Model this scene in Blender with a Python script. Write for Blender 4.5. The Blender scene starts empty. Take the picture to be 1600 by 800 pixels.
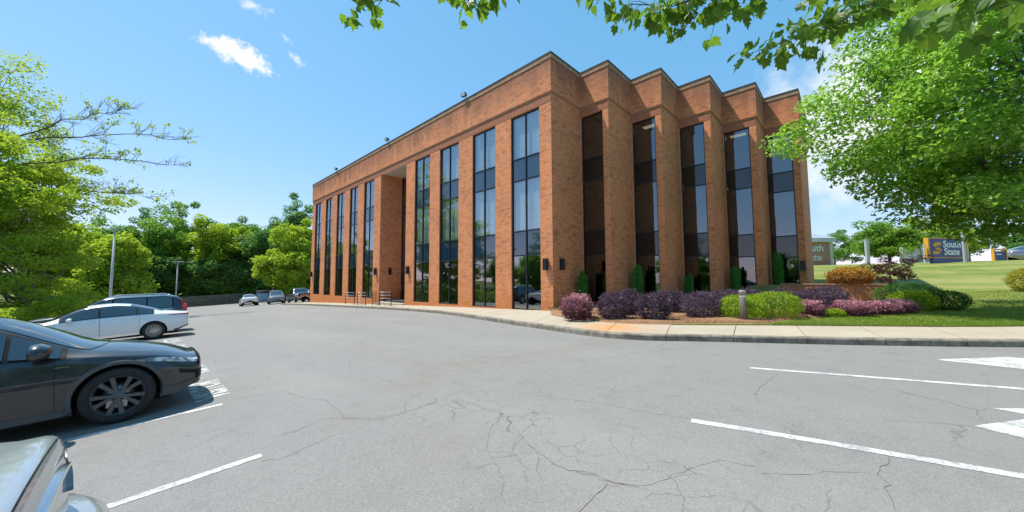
import bpy, bmesh, math, random
import numpy as np
from mathutils import Vector, Matrix
SC = bpy.context.scene
COL = SC.collection
PI = math.pi
R = math.radians
rng = np.random.default_rng(7)
random.seed(7)

# ------------------------------------------------------------------ camera
TH, PITCH, ROLL, FPX = R(-46.2455), R(3.7825), R(-0.276), 553.1
EYE = Vector((0, 0, 1.73))
_right = Vector((math.cos(TH), math.sin(TH), 0))
_fwd0 = Vector((-math.sin(TH), math.cos(TH), 0))
_up0 = Vector((0, 0, 1))
_fwd = _fwd0 * math.cos(PITCH) + _up0 * math.sin(PITCH)
_up = -_fwd0 * math.sin(PITCH) + _up0 * math.cos(PITCH)
_r2 = _right * math.cos(ROLL) + _up * math.sin(ROLL)
_u2 = -_right * math.sin(ROLL) + _up * math.cos(ROLL)
cam = bpy.data.objects.new('camera', bpy.data.cameras.new('camera'))
COL.objects.link(cam)
cam.matrix_world = Matrix(((_r2.x, _u2.x, -_fwd.x, EYE.x), (_r2.y, _u2.y, -_fwd.y, EYE.y), (_r2.z, _u2.z, -_fwd.z, EYE.z), (0, 0, 0, 1)))
cam.data.sensor_width = 36.0
cam.data.lens = FPX / 1600 * 36
cam.data.clip_start = 0.05
cam.data.clip_end = 3000
SC.camera = cam

# ------------------------------------------------------------------ light
SUN_AZ, SUN_EL = R(60), R(63.5)
SUN = Vector((-math.cos(SUN_AZ) * math.cos(SUN_EL), math.sin(SUN_AZ) * math.cos(SUN_EL), math.sin(SUN_EL)))
sl = bpy.data.lights.new('sun', 'SUN')
sl.energy = 3.45
sl.angle = R(0.5)
sl.color = (1.0, 0.955, 0.88)
so = bpy.data.objects.new('sun', sl)
COL.objects.link(so)
so.rotation_euler = (-SUN).to_track_quat('-Z', 'Y').to_euler()
so.location = SUN * 60

W_ = bpy.data.worlds.new('World')
SC.world = W_
W_.use_nodes = True
wn, wl = W_.node_tree.nodes, W_.node_tree.links
wn.clear()
out = wn.new('ShaderNodeOutputWorld')
bg = wn.new('ShaderNodeBackground')
bg.inputs['Strength'].default_value = 0.13
sky = wn.new('ShaderNodeTexSky')
sky.sky_type = 'NISHITA'
sky.sun_disc = False
sky.sun_elevation = SUN_EL
sky.sun_rotation = math.atan2(SUN.x, SUN.y)
sky.altitude = 0
sky.air_density = 1.0
sky.dust_density = 0.15
sky.ozone_density = 0.6
tc = wn.new('ShaderNodeTexCoord')


def wmath(op, a, b=None, c=None):
    n = wn.new('ShaderNodeMath')
    n.operation = op
    for i, v in enumerate((a, b, c)):
        if v is None:
            continue
        if hasattr(v, 'type'):
            wl.new(v, n.inputs[i])
        else:
            n.inputs[i].default_value = v
    return n.outputs[0]


def wdot(v, vec):
    n = wn.new('ShaderNodeVectorMath')
    n.operation = 'DOT_PRODUCT'
    wl.new(v, n.inputs[0])
    n.inputs[1].default_value = vec
    return n.outputs['Value']


DIR = tc.outputs['Generated']
nz = wn.new('ShaderNodeTexNoise')
nz.inputs['Scale'].default_value = 13.0
nz.inputs['Detail'].default_value = 9
nz.inputs['Roughness'].default_value = 0.62
wl.new(DIR, nz.inputs['Vector'])
nz2 = wn.new('ShaderNodeTexNoise')
nz2.inputs['Scale'].default_value = 42.0
nz2.inputs['Detail'].default_value = 8
nz2.inputs['Roughness'].default_value = 0.65
wl.new(DIR, nz2.inputs['Vector'])


def cloud(center, w, h, tilt, noise, amp, lo, hi):
    c = Vector(center).normalized()
    e1 = c.cross(Vector((0, 0, 1))).normalized()
    e2 = e1.cross(c).normalized()
    a = e1 * math.cos(tilt) + e2 * math.sin(tilt)
    b = -e1 * math.sin(tilt) + e2 * math.cos(tilt)
    x = wmath('DIVIDE', wdot(DIR, a), w)
    y = wmath('DIVIDE', wdot(DIR, b), h)
    r = wmath('SQRT', wmath('ADD', wmath('MULTIPLY', x, x), wmath('MULTIPLY', y, y)))
    front = wmath('GREATER_THAN', wdot(DIR, c), 0.2)
    v = wmath('ADD', wmath('SUBTRACT', 1.0, r), wmath('MULTIPLY', wmath('SUBTRACT', noise, 0.5), amp))
    mr = wn.new('ShaderNodeMapRange')
    mr.interpolation_type = 'SMOOTHSTEP'
    wl.new(v, mr.inputs['Value'])
    mr.inputs['From Min'].default_value = lo
    mr.inputs['From Max'].default_value = hi
    return wmath('MULTIPLY', mr.outputs[0], front)


masks = [cloud((.112, .881, .460), .072, .034, R(-8), nz2.outputs['Fac'], 2.2, .12, .75),
         cloud((.142, .874, .455), .046, .024, R(-20), nz2.outputs['Fac'], 2.0, .12, .8),
         cloud((.1302, .8297, .5428), .032, .014, R(10), nz2.outputs['Fac'], 3.0, .1, 1.3),
         cloud((.2118, .8504, .4816), .022, .016, R(-40), nz2.outputs['Fac'], 3.2, .2, 1.4),
         cloud((.190, .8385, .5121), .016, .010, R(-40), nz2.outputs['Fac'], 3.2, .2, 1.6),
         wmath('MULTIPLY', cloud((.938, -.02, .31), .27, .22, R(35), nz.outputs['Fac'], 1.5, .0, .85), .9),
         wmath('MULTIPLY', cloud((.93, .0, .25), .16, .07, R(10), nz.outputs['Fac'], 2.4, .2, 1.3), .7),
         wmath('MULTIPLY', cloud((-.80, .45, .50), .30, .06, R(15), nz.outputs['Fac'], 2.6, .3, 1.4), .7),
         wmath('MULTIPLY', cloud((-.75, .05, .45), .25, .05, R(-10), nz.outputs['Fac'], 2.6, .3, 1.4), .7)]
m = masks[0]
for k in masks[1:]:
    m = wmath('MAXIMUM', m, k)
mx = wn.new('ShaderNodeMix')
mx.data_type = 'RGBA'
wl.new(m, mx.inputs['Factor'])
# grade the clear sky channel by channel towards the soft blue of the photograph
sep = wn.new('ShaderNodeSeparateColor')
wl.new(sky.outputs[0], sep.inputs[0])
cmb = wn.new('ShaderNodeCombineColor')
for ch, (ref, tgt, gm) in enumerate(((1.281, .80, .97), (2.077, 2.08, .52), (3.665, 3.60, .50))):
    wl.new(wmath('MULTIPLY', wmath('POWER', wmath('DIVIDE', sep.outputs[ch], ref), gm), tgt), cmb.inputs[ch])
wl.new(cmb.outputs[0], mx.inputs['A'])
mx.inputs['B'].default_value = (4.4, 4.45, 4.5, 1)
wl.new(mx.outputs['Result'], bg.inputs['Color'])
wl.new(bg.outputs[0], out.inputs['Surface'])

SC.view_settings.view_transform = 'Standard'
SC.view_settings.look = 'None'
SC.view_settings.gamma = 1.0
SC.view_settings.exposure = 0.9
SC.render.engine = 'CYCLES'
SC.cycles.max_bounces = 8
SC.cycles.transparent_max_bounces = 12
SC.cycles.sample_clamp_indirect = 6

# ------------------------------------------------------------------ object helpers


def tag(o, label=None, cat=None, group=None, kind=None):
    if label:
        o['label'] = label
    if cat:
        o['category'] = cat
    if group:
        o['group'] = group
    if kind:
        o['kind'] = kind
    return o


def empty(name, loc=(0, 0, 0), rz=0, label=None, cat=None, group=None, kind=None):
    o = bpy.data.objects.new(name, None)
    COL.objects.link(o)
    o.location = loc
    o.rotation_euler = (0, 0, rz)
    o.empty_display_size = .3
    return tag(o, label, cat, group, kind)


def link(name, me, parent=None):
    o = bpy.data.objects.new(name, me)
    COL.objects.link(o)
    if parent is not None:
        o.parent = parent
    return o


def copy_tree(o, parent=None):
    c = o.copy()
    COL.objects.link(c)
    if parent is not None:
        c.parent = parent
    for ch in list(o.children):
        copy_tree(ch, c)
    return c


class MB:
    """collects simple shapes, builds ONE mesh object"""

    def __init__(s):
        s.v, s.f, s.uv, s.sm = [], [], [], []

    def add(s, vs, fs, uvs=None, smooth=False):
        b = len(s.v)
        s.v += [tuple(p) for p in vs]
        for i, f in enumerate(fs):
            s.f.append(tuple(b + k for k in f))
            s.uv.append(uvs[i] if uvs else [(vs[k][0] + vs[k][1], vs[k][2]) for k in f])
            s.sm.append(smooth)
        return s

    def box(s, x0, x1, y0, y1, z0, z1):
        vs = [(x0, y0, z0), (x1, y0, z0), (x1, y1, z0), (x0, y1, z0), (x0, y0, z1), (x1, y0, z1), (x1, y1, z1), (x0, y1, z1)]
        return s.add(vs, [(0, 3, 2, 1), (4, 5, 6, 7), (0, 1, 5, 4), (1, 2, 6, 5), (2, 3, 7, 6), (3, 0, 4, 7)])

    def bar(s, p, q, w, h=None, up=(0, 0, 1)):
        p, q = Vector(p), Vector(q)
        h = h or w
        d = (q - p).normalized()
        u = Vector(up)
        if abs(d.dot(u)) > .95:
            u = Vector((1, 0, 0))
        a = d.cross(u).normalized() * w / 2
        b = a.cross(d).normalized() * h / 2
        vs = [p - a - b, p + a - b, p + a + b, p - a + b, q - a - b, q + a - b, q + a + b, q - a + b]
        return s.add(vs, [(3, 2, 1, 0), (4, 5, 6, 7), (0, 1, 5, 4), (1, 2, 6, 5), (2, 3, 7, 6), (3, 0, 4, 7)])

    def tube(s, pts, rad, n=8, cap=True):
        pts = [Vector(p) for p in pts]
        if not hasattr(rad, '__len__'):
            rad = [rad] * len(pts)
        vs, fs = [], []
        ref = Vector((0.31, 0.17, 0.93))
        for i, p in enumerate(pts):
            d = (pts[min(i + 1, len(pts) - 1)] - pts[max(i - 1, 0)]).normalized()
            if abs(d.dot(ref)) > .97:
                ref = Vector((.9, .3, .1))
            a = d.cross(ref).normalized()
            b = d.cross(a).normalized()
            for k in range(n):
                t = 2 * PI * k / n
                vs.append(p + (a * math.cos(t) + b * math.sin(t)) * rad[i])
        for i in range(len(pts) - 1):
            for k in range(n):
                fs.append((i * n + k, i * n + (k + 1) % n, (i + 1) * n + (k + 1) % n, (i + 1) * n + k))
        if cap:
            fs.append(tuple(range(n)))
            fs.append(tuple(range((len(pts) - 1) * n, len(pts) * n))[::-1])
        return s.add(vs, fs, smooth=True)

    def lathe(s, prof, axis='z', n=24, c=(0, 0, 0)):
        vs, fs = [], []
        for r_, h in prof:
            for k in range(n):
                t = 2 * PI * k / n
                a, b = r_ * math.cos(t), r_ * math.sin(t)
                p = {'z': (a, b, h), 'y': (a, h, b), 'x': (h, a, b)}[axis]
                vs.append((p[0] + c[0], p[1] + c[1], p[2] + c[2]))
        for i in range(len(prof) - 1):
            for k in range(n):
                fs.append((i * n + k, i * n + (k + 1) % n, (i + 1) * n + (k + 1) % n, (i + 1) * n + k))
        return s.add(vs, fs, smooth=True)

    def poly(s, pts, z0, z1):
        """extruded xy polygon"""
        n = len(pts)
        vs = [(p[0], p[1], z0) for p in pts] + [(p[0], p[1], z1) for p in pts]
        fs = [tuple(range(n))[::-1], tuple(range(n, 2 * n))] + [(i, (i + 1) % n, n + (i + 1) % n, n + i) for i in range(n)]
        return s.add(vs, fs)

    def mesh(s, name, mats):
        me = bpy.data.meshes.new(name)
        me.from_pydata(s.v, [], s.f)
        if not isinstance(mats, (list, tuple)):
            mats = [mats]
        for m_ in mats:
            me.materials.append(m_)
        uvl = me.uv_layers.new(name='UVMap')
        flat = [c for f in s.uv for p in f for c in p]
        uvl.data.foreach_set('uv', flat)
        me.polygons.foreach_set('use_smooth', s.sm)
        me.update()
        return me

    def build(s, name, mats, parent=None):
        return link(name, s.mesh(name, mats), parent)


def np_mesh(name, V, F, mat, attrs=None, smooth=False):
    """V (n,3), F (m,k) arrays"""
    me = bpy.data.meshes.new(name)
    V = np.ascontiguousarray(V, dtype=np.float32)
    F = np.ascontiguousarray(F, dtype=np.int32)
    k = F.shape[1]
    me.vertices.add(len(V))
    me.vertices.foreach_set('co', V.ravel())
    me.loops.add(F.size)
    me.loops.foreach_set('vertex_index', F.ravel())
    me.polygons.add(len(F))
    me.polygons.foreach_set('loop_start', np.arange(0, F.size, k, dtype=np.int32))
    me.polygons.foreach_set('loop_total', np.full(len(F), k, dtype=np.int32))
    me.polygons.foreach_set('use_smooth', np.full(len(F), bool(smooth)))
    me.materials.append(mat)
    for nm, (dom, arr) in (attrs or {}).items():
        at = me.attributes.new(nm, 'FLOAT', dom)
        at.data.foreach_set('value', np.ascontiguousarray(arr, dtype=np.float32))
    me.update(calc_edges=True)
    me.validate()
    return me


# ------------------------------------------------------------------ material helpers


class NT:
    def __init__(s, name):
        s.m = bpy.data.materials.new(name)
        s.m.use_nodes = True
        s.t = s.m.node_tree
        s.t.nodes.clear()
        s.out = s.t.nodes.new('ShaderNodeOutputMaterial')

    def n(s, typ, ins=None, **kw):
        nd = s.t.nodes.new(typ)
        for k, v in kw.items():
            setattr(nd, k, v)
        for k, v in (ins or {}).items():
            s.set(nd, k, v)
        return nd

    def set(s, nd, k, v):
        sock = nd.inputs[k]
        if isinstance(v, bpy.types.NodeSocket):
            s.t.links.new(v, sock)
        elif isinstance(v, (tuple, list)) and sock.type == 'RGBA' and len(v) == 3:
            sock.default_value = (*v, 1)
        else:
            sock.default_value = v

    def noise(s, vec, scale, detail=5, rough=.55, dim='3D'):
        return s.n('ShaderNodeTexNoise', {'Vector': vec, 'Scale': scale, 'Detail': detail, 'Roughness': rough}).outputs['Fac']

    def ramp(s, fac, a, b, ca=(0, 0, 0), cb=(1, 1, 1)):
        nd = s.n('ShaderNodeMapRange', {'Value': fac, 'From Min': a, 'From Max': b}, interpolation_type='SMOOTHSTEP')
        return nd.outputs[0]

    def math(s, op, a, b=0.0, c=0.0):
        nd = s.n('ShaderNodeMath', operation=op)
        s.set(nd, 0, a)
        s.set(nd, 1, b)
        if op in ('MULTIPLY_ADD',):
            s.set(nd, 2, c)
        return nd.outputs[0]

    def mix(s, fac, a, b, blend='MIX'):
        nd = s.n('ShaderNodeMix', data_type='RGBA', blend_type=blend)
        for k, v in (('Factor', fac), ('A', a), ('B', b)):
            sk = [i for i in nd.inputs if i.name == k and (i.type == 'RGBA' or k == 'Factor' and i.type == 'VALUE')][0]
            if isinstance(v, bpy.types.NodeSocket):
                s.t.links.new(v, sk)
            elif isinstance(v, (tuple, list)):
                sk.default_value = (*v[:3], 1)
            else:
                sk.default_value = v
        return [o for o in nd.outputs if o.type == 'RGBA'][0]

    def obj(s):
        return s.n('ShaderNodeTexCoord').outputs['Object']

    def pos(s):
        return s.n('ShaderNodeNewGeometry').outputs['Position']

    def bump(s, h, strength=.3, dist=.02):
        return s.n('ShaderNodeBump', {'Height': h, 'Strength': strength, 'Distance': dist}).outputs[0]

    def pbr(s, color, rough=.6, metal=0.0, normal=None, coat=0.0, spec=.5, ior=None, emit=None, emits=0):
        nd = s.n('ShaderNodeBsdfPrincipled')
        s.set(nd, 'Base Color', color)
        s.set(nd, 'Roughness', rough)
        s.set(nd, 'Metallic', metal)
        s.set(nd, 'Specular IOR Level', spec)
        s.set(nd, 'Coat Weight', coat)
        s.set(nd, 'Coat Roughness', .03)
        if ior:
            s.set(nd, 'IOR', ior)
        if normal is not None:
            s.set(nd, 'Normal', normal)
        if emit:
            s.set(nd, 'Emission Color', emit)
            s.set(nd, 'Emission Strength', emits)
        s.t.links.new(nd.outputs[0], s.out.inputs['Surface'])
        return nd

    def surf(s, sh):
        s.t.links.new(sh, s.out.inputs['Surface'])


def simple(name, col, rough=.5, metal=0.0, coat=0.0, var=.12, scale=6.0, bump=0.0, spec=.5):
    t = NT(name)
    p = t.obj()
    f = t.noise(p, scale, 6, .6)
    c = t.mix(t.ramp(f, .3, .7), tuple(max(0, k * (1 - var)) for k in col), tuple(min(1, k * (1 + var)) for k in col))
    r_ = t.math('ADD', t.math('MULTIPLY', t.noise(p, scale * 2.3, 3), .16), rough - .08)
    t.pbr(c, r_, metal, t.bump(f, bump, .01) if bump else None, coat, spec)
    return t.m


def brick_mat(name, c1, c2, mortar, clay=True, darktop=True):
    t = NT(name)
    uv = t.n('ShaderNodeUVMap').outputs[0]
    pos = t.pos()
    wob = t.n('ShaderNodeTexNoise', {'Vector': uv, 'Scale': 1.3, 'Detail': 2}).outputs['Color']
    uv2 = t.n('ShaderNodeVectorMath', {0: wob, 1: (.012, .012, 0)}, operation='MULTIPLY').outputs[0]
    uv3 = t.n('ShaderNodeVectorMath', {0: uv, 1: uv2}, operation='ADD').outputs[0]
    br = t.n('ShaderNodeTexBrick', {'Vector': uv3, 'Color1': c1, 'Color2': c2, 'Mortar': mortar, 'Scale': 1.0, 'Mortar Size': .011, 'Mortar Smooth': .25, 'Bias': -.1,
                                    'Brick Width': .24, 'Row Height': .088}, offset=.5)
    # a few darker flashed bricks, chosen brick by brick
    cell = t.n('ShaderNodeTexBrick', {'Vector': uv3, 'Color1': (0, 0, 0), 'Color2': (1, 1, 1), 'Mortar': (.5, .5, .5), 'Scale': 1.0, 'Mortar Size': 0, 'Bias': 0,
                                      'Brick Width': .24, 'Row Height': .088}, offset=.5).outputs['Color']
    big = t.noise(pos, .55, 5, .6)
    mid = t.noise(pos, 3.1, 5, .6)
    c = t.mix(t.math('MULTIPLY', t.ramp(cell, .55, .98), .62), br.outputs['Color'], tuple(k * .52 for k in c1))
    c = t.mix(t.math('MULTIPLY', t.ramp(mid, .45, .75), .30), c, tuple(k * .62 for k in c2))
    c = t.mix(t.math('MULTIPLY', t.ramp(big, .4, .7), .30), c, tuple(min(1, k * 1.25) for k in c2))
    z = t.n('ShaderNodeSeparateXYZ', {0: pos}).outputs[2]
    if clay:      # red clay splashed up from the ground
        cl = t.math('SUBTRACT', 1.0, t.ramp(t.math('ADD', z, t.math('MULTIPLY', mid, 1.4)), .3, 2.6))
        c = t.mix(t.math('MULTIPLY', cl, .75), c, (.50, .17, .045), 'MIX')
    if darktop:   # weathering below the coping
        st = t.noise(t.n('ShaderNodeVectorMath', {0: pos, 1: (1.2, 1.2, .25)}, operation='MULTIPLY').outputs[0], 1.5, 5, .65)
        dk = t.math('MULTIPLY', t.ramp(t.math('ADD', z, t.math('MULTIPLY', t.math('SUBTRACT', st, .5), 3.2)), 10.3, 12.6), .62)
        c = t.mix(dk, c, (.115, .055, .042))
    h = t.math('ADD', br.outputs['Fac'], t.math('MULTIPLY', t.noise(pos, 40, 4), -.25))
    t.pbr(c, .86, normal=t.bump(t.math('MULTIPLY', h, -1.0), .55, .012), spec=.3)
    return t.m


M = {}
M['brick'] = brick_mat('brick', (.58, .170, .060), (.78, .275, .105), (.76, .48, .28))
M['brick_far'] = brick_mat('brick_far', (.50, .24, .17), (.60, .32, .23), (.60, .50, .42), False, False)
M['brick_wall'] = brick_mat('brick_low', (.42, .20, .10), (.52, .28, .15), (.45, .34, .24), False, False)
M['soldier'] = simple('soldier_course', (.40, .155, .08), .85, var=.25, scale=9, bump=.2)
M['coping'] = simple('coping_metal', (.05, .047, .045), .45, .6)
M['cap'] = simple('brick_cap', (.36, .22, .13), .85, var=.22, scale=5, bump=.3)
M['frame'] = simple('window_frame', (.035, .040, .045), .38, .55)
M['soffit'] = simple('soffit', (.62, .56, .46), .7)
M['roof'] = simple('roof', (.25, .24, .23), .9)
M['black'] = simple('black_metal', (.018, .018, .02), .42, .3)
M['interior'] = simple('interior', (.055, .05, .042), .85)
M['blind'] = simple('blind', (.84, .86, .86), .7, var=.05)
M['ceil'] = simple('ceiling_panel', (.6, .58, .52), .8)


def glass_mat(name, tint, ior, refl=(.86, .93, 1.0)):
    t = NT(name)
    fr = t.n('ShaderNodeFresnel', {'IOR': ior}).outputs[0]
    fr = t.math('MULTIPLY', fr, t.math('SUBTRACT', 1.0, t.n('ShaderNodeNewGeometry').outputs['Backfacing']))   # one reflecting face per pane
    nb = t.bump(t.noise(t.pos(), .9, 2), .012, .25)
    tr = t.n('ShaderNodeBsdfTransparent', {'Color': tint}).outputs[0]
    gl = t.n('ShaderNodeBsdfGlossy', {'Color': refl, 'Roughness': .004, 'Normal': nb}).outputs[0]
    t.surf(t.n('ShaderNodeMixShader', {0: fr, 1: tr, 2: gl}).outputs[0])
    return t.m


M['glass'] = glass_mat('tinted_glass', (.78, .82, .82), 3.3)
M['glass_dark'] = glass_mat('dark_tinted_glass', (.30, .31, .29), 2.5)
t = NT('spandrel_glass')
t.pbr((.010, .030, .060), .03, spec=.5, ior=2.0, normal=t.bump(t.noise(t.pos(), .9, 2), .012, .25))
M['spandrel'] = t.m
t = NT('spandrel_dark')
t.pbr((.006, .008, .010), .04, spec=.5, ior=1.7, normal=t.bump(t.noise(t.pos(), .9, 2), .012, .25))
M['spandrel_dark'] = t.m


# ------------------------------------------------------------------ terrain heights
def softplus(v):
    return np.logaddexp(0, v)


def gz(x, y):
    x = np.asarray(x, float)
    y = np.asarray(y, float)
    X = np.clip(.6916 * x - .7223 * y, -75, 75)
    Y = np.clip(.7223 * x + .6916 * y, -50, 95)
    Xs = 2 + .24 * (X - 2) - .304 * softplus(-(X - 2) / .4)
    z = .05 * Xs + .0086 * Y
    return z - .015 * (softplus((y - 42) / 2) * 2 - softplus((y - 78) / 2) * 2)


def G(x, y):
    return float(gz(x, y))


def hl(x, y):
    """bed and lawn, right of the building"""
    x = np.asarray(x, float)
    y = np.asarray(y, float)
    z = gz(x, y) + .17
    z = z + .092 * (softplus((x - 23.5) / 1.2) * 1.2 - softplus((x - 47) / 2.0) * 2.0)
    s = lambda a: 1 / (1 + np.exp(-np.clip(a, -40, 40)))
    step = s((x - 22.62) / .03) * s((y + 1.25) / .16) * s((6 - y) / .5)
    target = 1.36
    z = np.where(z < target, z + (target - z) * step, z)
    return z


def HL(x, y):
    return float(hl(x, y))
# ------------------------------------------------------------------ ground, asphalt
def dist_poly(x, y, pts):
    d = np.full(np.shape(x), 1e9)
    for (ax, ay), (bx, by) in zip(pts[:-1], pts[1:]):
        vx, vy = bx - ax, by - ay
        t_ = np.clip(((x - ax) * vx + (y - ay) * vy) / (vx * vx + vy * vy + 1e-9), 0, 1)
        d = np.minimum(d, np.hypot(x - ax - t_ * vx, y - ay - t_ * vy))
    return d


def grid_mesh(name, xs, ys, zf, mat, attrs=None, keep=None):
    X, Y = np.meshgrid(xs, ys, indexing='ij')
    V = np.stack([X, Y, zf(X, Y)], -1).reshape(-1, 3)
    nx, ny = len(xs), len(ys)
    I = np.arange(nx * ny).reshape(nx, ny)
    F = np.stack([I[:-1, :-1], I[1:, :-1], I[1:, 1:], I[:-1, 1:]], -1).reshape(-1, 4)
    if keep is not None:
        cx = V[F, 0].mean(1)
        cy = V[F, 1].mean(1)
        F = F[keep(cx, cy)]
    at = {k: ('POINT', f(V[:, 0], V[:, 1])) for k, f in (attrs or {}).items()}
    return np_mesh(name, V, F, mat, at, True)


t = NT('asphalt')
p = t.pos()
grain = t.noise(p, 120, 5, .75)
agg = t.n('ShaderNodeTexVoronoi', {'Vector': p, 'Scale': 110}).outputs['Color']
agg = t.n('ShaderNodeSeparateColor', {0: agg}).outputs[0]
mid = t.noise(p, 2.6, 6, .65)
big = t.noise(p, .22, 4, .6)
stretch = t.n('ShaderNodeVectorMath', {0: p, 1: (.9, .18, 1)}, operation='MULTIPLY').outputs[0]
lane = t.noise(stretch, .55, 4, .55)
c = t.mix(t.ramp(grain, .25, .75), (.184, .177, .166), (.262, .253, .237))
c = t.mix(t.math('MULTIPLY', t.ramp(agg, .80, .98), .45), c, (.34, .34, .32))
c = t.mix(t.math('MULTIPLY', t.ramp(agg, .18, .02), .40), c, (.06, .06, .065))
c = t.mix(t.math('MULTIPLY', t.ramp(mid, .48, .75), .30), c, (.125, .123, .118))
c = t.mix(t.math('MULTIPLY', t.ramp(lane, .42, .72), .32), c, (.295, .284, .264))
c = t.mix(t.math('MULTIPLY', t.ramp(big, .45, .7), .28), c, (.190, .185, .176))
stain = t.n('ShaderNodeAttribute', attribute_name='stain').outputs['Fac']
sn = t.math('MULTIPLY', stain, t.ramp(t.noise(p, 3.2, 6, .7), .28, .72))
c = t.mix(t.math('MULTIPLY', sn, .42), c, (.20, .140, .095))
crk = t.n('ShaderNodeAttribute', attribute_name='crackle').outputs['Fac']
wv = t.n('ShaderNodeTexNoise', {'Vector': p, 'Scale': 3.5, 'Detail': 4}).outputs['Color']
wp = t.n('ShaderNodeVectorMath', {0: wv, 1: (.30, .30, .0)}, operation='MULTIPLY').outputs[0]
wp = t.n('ShaderNodeVectorMath', {0: wp, 1: p}, operation='ADD').outputs[0]
wp = t.n('ShaderNodeVectorMath', {0: wp, 1: (1, 1, 0)}, operation='MULTIPLY').outputs[0]
ve = t.n('ShaderNodeTexVoronoi', {'Vector': wp, 'Scale': 3.0}, feature='DISTANCE_TO_EDGE').outputs['Distance']
ve2 = t.n('ShaderNodeTexVoronoi', {'Vector': wp, 'Scale': .62}, feature='DISTANCE_TO_EDGE').outputs['Distance']
gate = t.ramp(t.noise(p, 1.1, 3), .40, .60)
k1 = t.math('MULTIPLY', t.math('MULTIPLY', t.ramp(ve, .020, .004), crk), gate)
k2 = t.math('MULTIPLY', t.math('MULTIPLY', t.ramp(ve2, .006, .0015), t.ramp(t.noise(p, .5, 3), .50, .62)), .6)
ck = t.math('MAXIMUM', k1, k2)
c = t.mix(t.math('MULTIPLY', ck, .60), c, (.070, .058, .046))
hh = t.math('SUBTRACT', t.math('ADD', t.math('MULTIPLY', grain, .5), t.math('MULTIPLY', agg, .25)), t.math('MULTIPLY', ck, 1.2))
t.pbr(c, .88, normal=t.bump(hh, .5, .006), spec=.3)
M['asphalt'] = t.m

STAIN = [[(9.0, 4.3), (7.05, 4.7), (5.48, 5.26), (4.34, 5.95), (3.22, 5.51)], [(4.35, 10.25), (4.12, 7.61), (4.09, 6.26)], [(9.4, 4.1), (8.9, 6.2)]]


def f_stain(x, y):
    a = np.exp(-(dist_poly(x, y, STAIN[0]) / .42) ** 2)
    b = .7 * np.exp(-(dist_poly(x, y, STAIN[1]) / .25) ** 2)
    c_ = .6 * np.exp(-(dist_poly(x, y, STAIN[2]) / .3) ** 2)
    d = .55 * np.exp(-(np.hypot(x - 1.9, y - 4.9) / .35) ** 2) + .5 * np.exp(-(np.hypot(x - 2.3, y - 3.3) / .5) ** 2) + .4 * np.exp(-(np.hypot(x - 1.1, y - 3.1) / .3) ** 2)
    return np.clip(a + b + c_ + d, 0, 1)


def f_crackle(x, y):
    a = np.exp(-(np.hypot((x - 2.9), (y - 2.9) * .6) / .95) ** 2 * 1.0)
    b = .8 * np.exp(-(np.hypot(x - 3.0, y - 1.3) / .8) ** 2) + .75 * np.exp(-(np.hypot(x - 4.0, y - 4.2) / .9) ** 2)
    c_ = .6 * np.exp(-(np.hypot(x - 4.5, y - .3) / 1.0) ** 2) + .5 * np.exp(-(np.hypot(x - 5.9, y - 1.0) / .6) ** 2)
    return np.clip(a + b + c_, 0, 1)


t = NT('ground_grass')
p = t.pos()
n1 = t.noise(p, .5, 6, .6)
n2 = t.noise(p, 9, 5, .7)
c = t.mix(t.ramp(n1, .35, .65), (.060, .105, .018), (.125, .135, .035))
c = t.mix(t.math('MULTIPLY', t.ramp(n2, .45, .8), .5), c, (.16, .15, .06))
t.pbr(c, .95, normal=t.bump(n2, .6, .03), spec=.15)
M['ground'] = t.m

steps = np.concatenate([np.arange(-600, -80, 40), np.arange(-80, 120, 4), np.arange(120, 1201, 60)])
o = link('ground', grid_mesh('ground', steps, steps, lambda x, y: gz(x, y) - .10, M['ground']))
tag(o, kind='structure')

xs = np.concatenate([np.arange(-5.2, 14.01, .2), np.arange(15, 62, 1.5)])
ys = np.concatenate([np.arange(-60, -8, 2.0), np.arange(-8, 20, .2), np.arange(20, 84, .8)])
lot = link('parking_lot', grid_mesh('parking_lot', xs, ys, gz, M['asphalt'], {'stain': f_stain, 'crackle': f_crackle},
                                    lambda x, y: ~((x > 13.8) & (y > 0) & (y < 46.0))))
tag(lot, kind='structure')

# ------------------------------------------------------------------ painted markings (sheets 4 mm above the asphalt)
t = NT('road_paint')
p = t.pos()
w1 = t.noise(p, 26, 6, .75)
w2 = t.noise(p, 4, 4, .6)
fac = t.math('MULTIPLY', t.ramp(t.math('ADD', w1, t.math('MULTIPLY', w2, .7)), .76, 1.0), .85)
t.pbr(t.mix(fac, (.60, .60, .57), (.25, .25, .245)), .75, normal=t.bump(w1, .25, .004), spec=.3)
M['paint'] = t.m


def strip(name, pts, w, mat, parent, h=.004, seg=.3, wob=0.0):
    P_ = []
    for (ax, ay), (bx, by) in zip(pts[:-1], pts[1:]):
        n = max(1, int(math.hypot(bx - ax, by - ay) / seg))
        for i in range(n):
            f = i / n
            P_.append((ax + (bx - ax) * f, ay + (by - ay) * f))
    P_.append(pts[-1])
    if wob:
        P_ = [(x + random.uniform(-wob, wob), y + random.uniform(-wob, wob)) for x, y in P_]
    mb = MB()
    vs = []
    for i, (x, y) in enumerate(P_):
        a, b = P_[max(i - 1, 0)], P_[min(i + 1, len(P_) - 1)]
        dx, dy = b[0] - a[0], b[1] - a[1]
        l = math.hypot(dx, dy) or 1
        ww = w(i / (len(P_) - 1)) if callable(w) else w
        nx, ny = -dy / l * ww / 2, dx / l * ww / 2
        for sx in (1, -1):
            vs.append((x + nx * sx, y + ny * sx, G(x + nx * sx, y + ny * sx) + h))
    mb.add(vs, [(2 * i + 1, 2 * i + 3, 2 * i + 2, 2 * i) for i in range(len(P_) - 1)])
    return mb.build(name, mat, parent)


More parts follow.
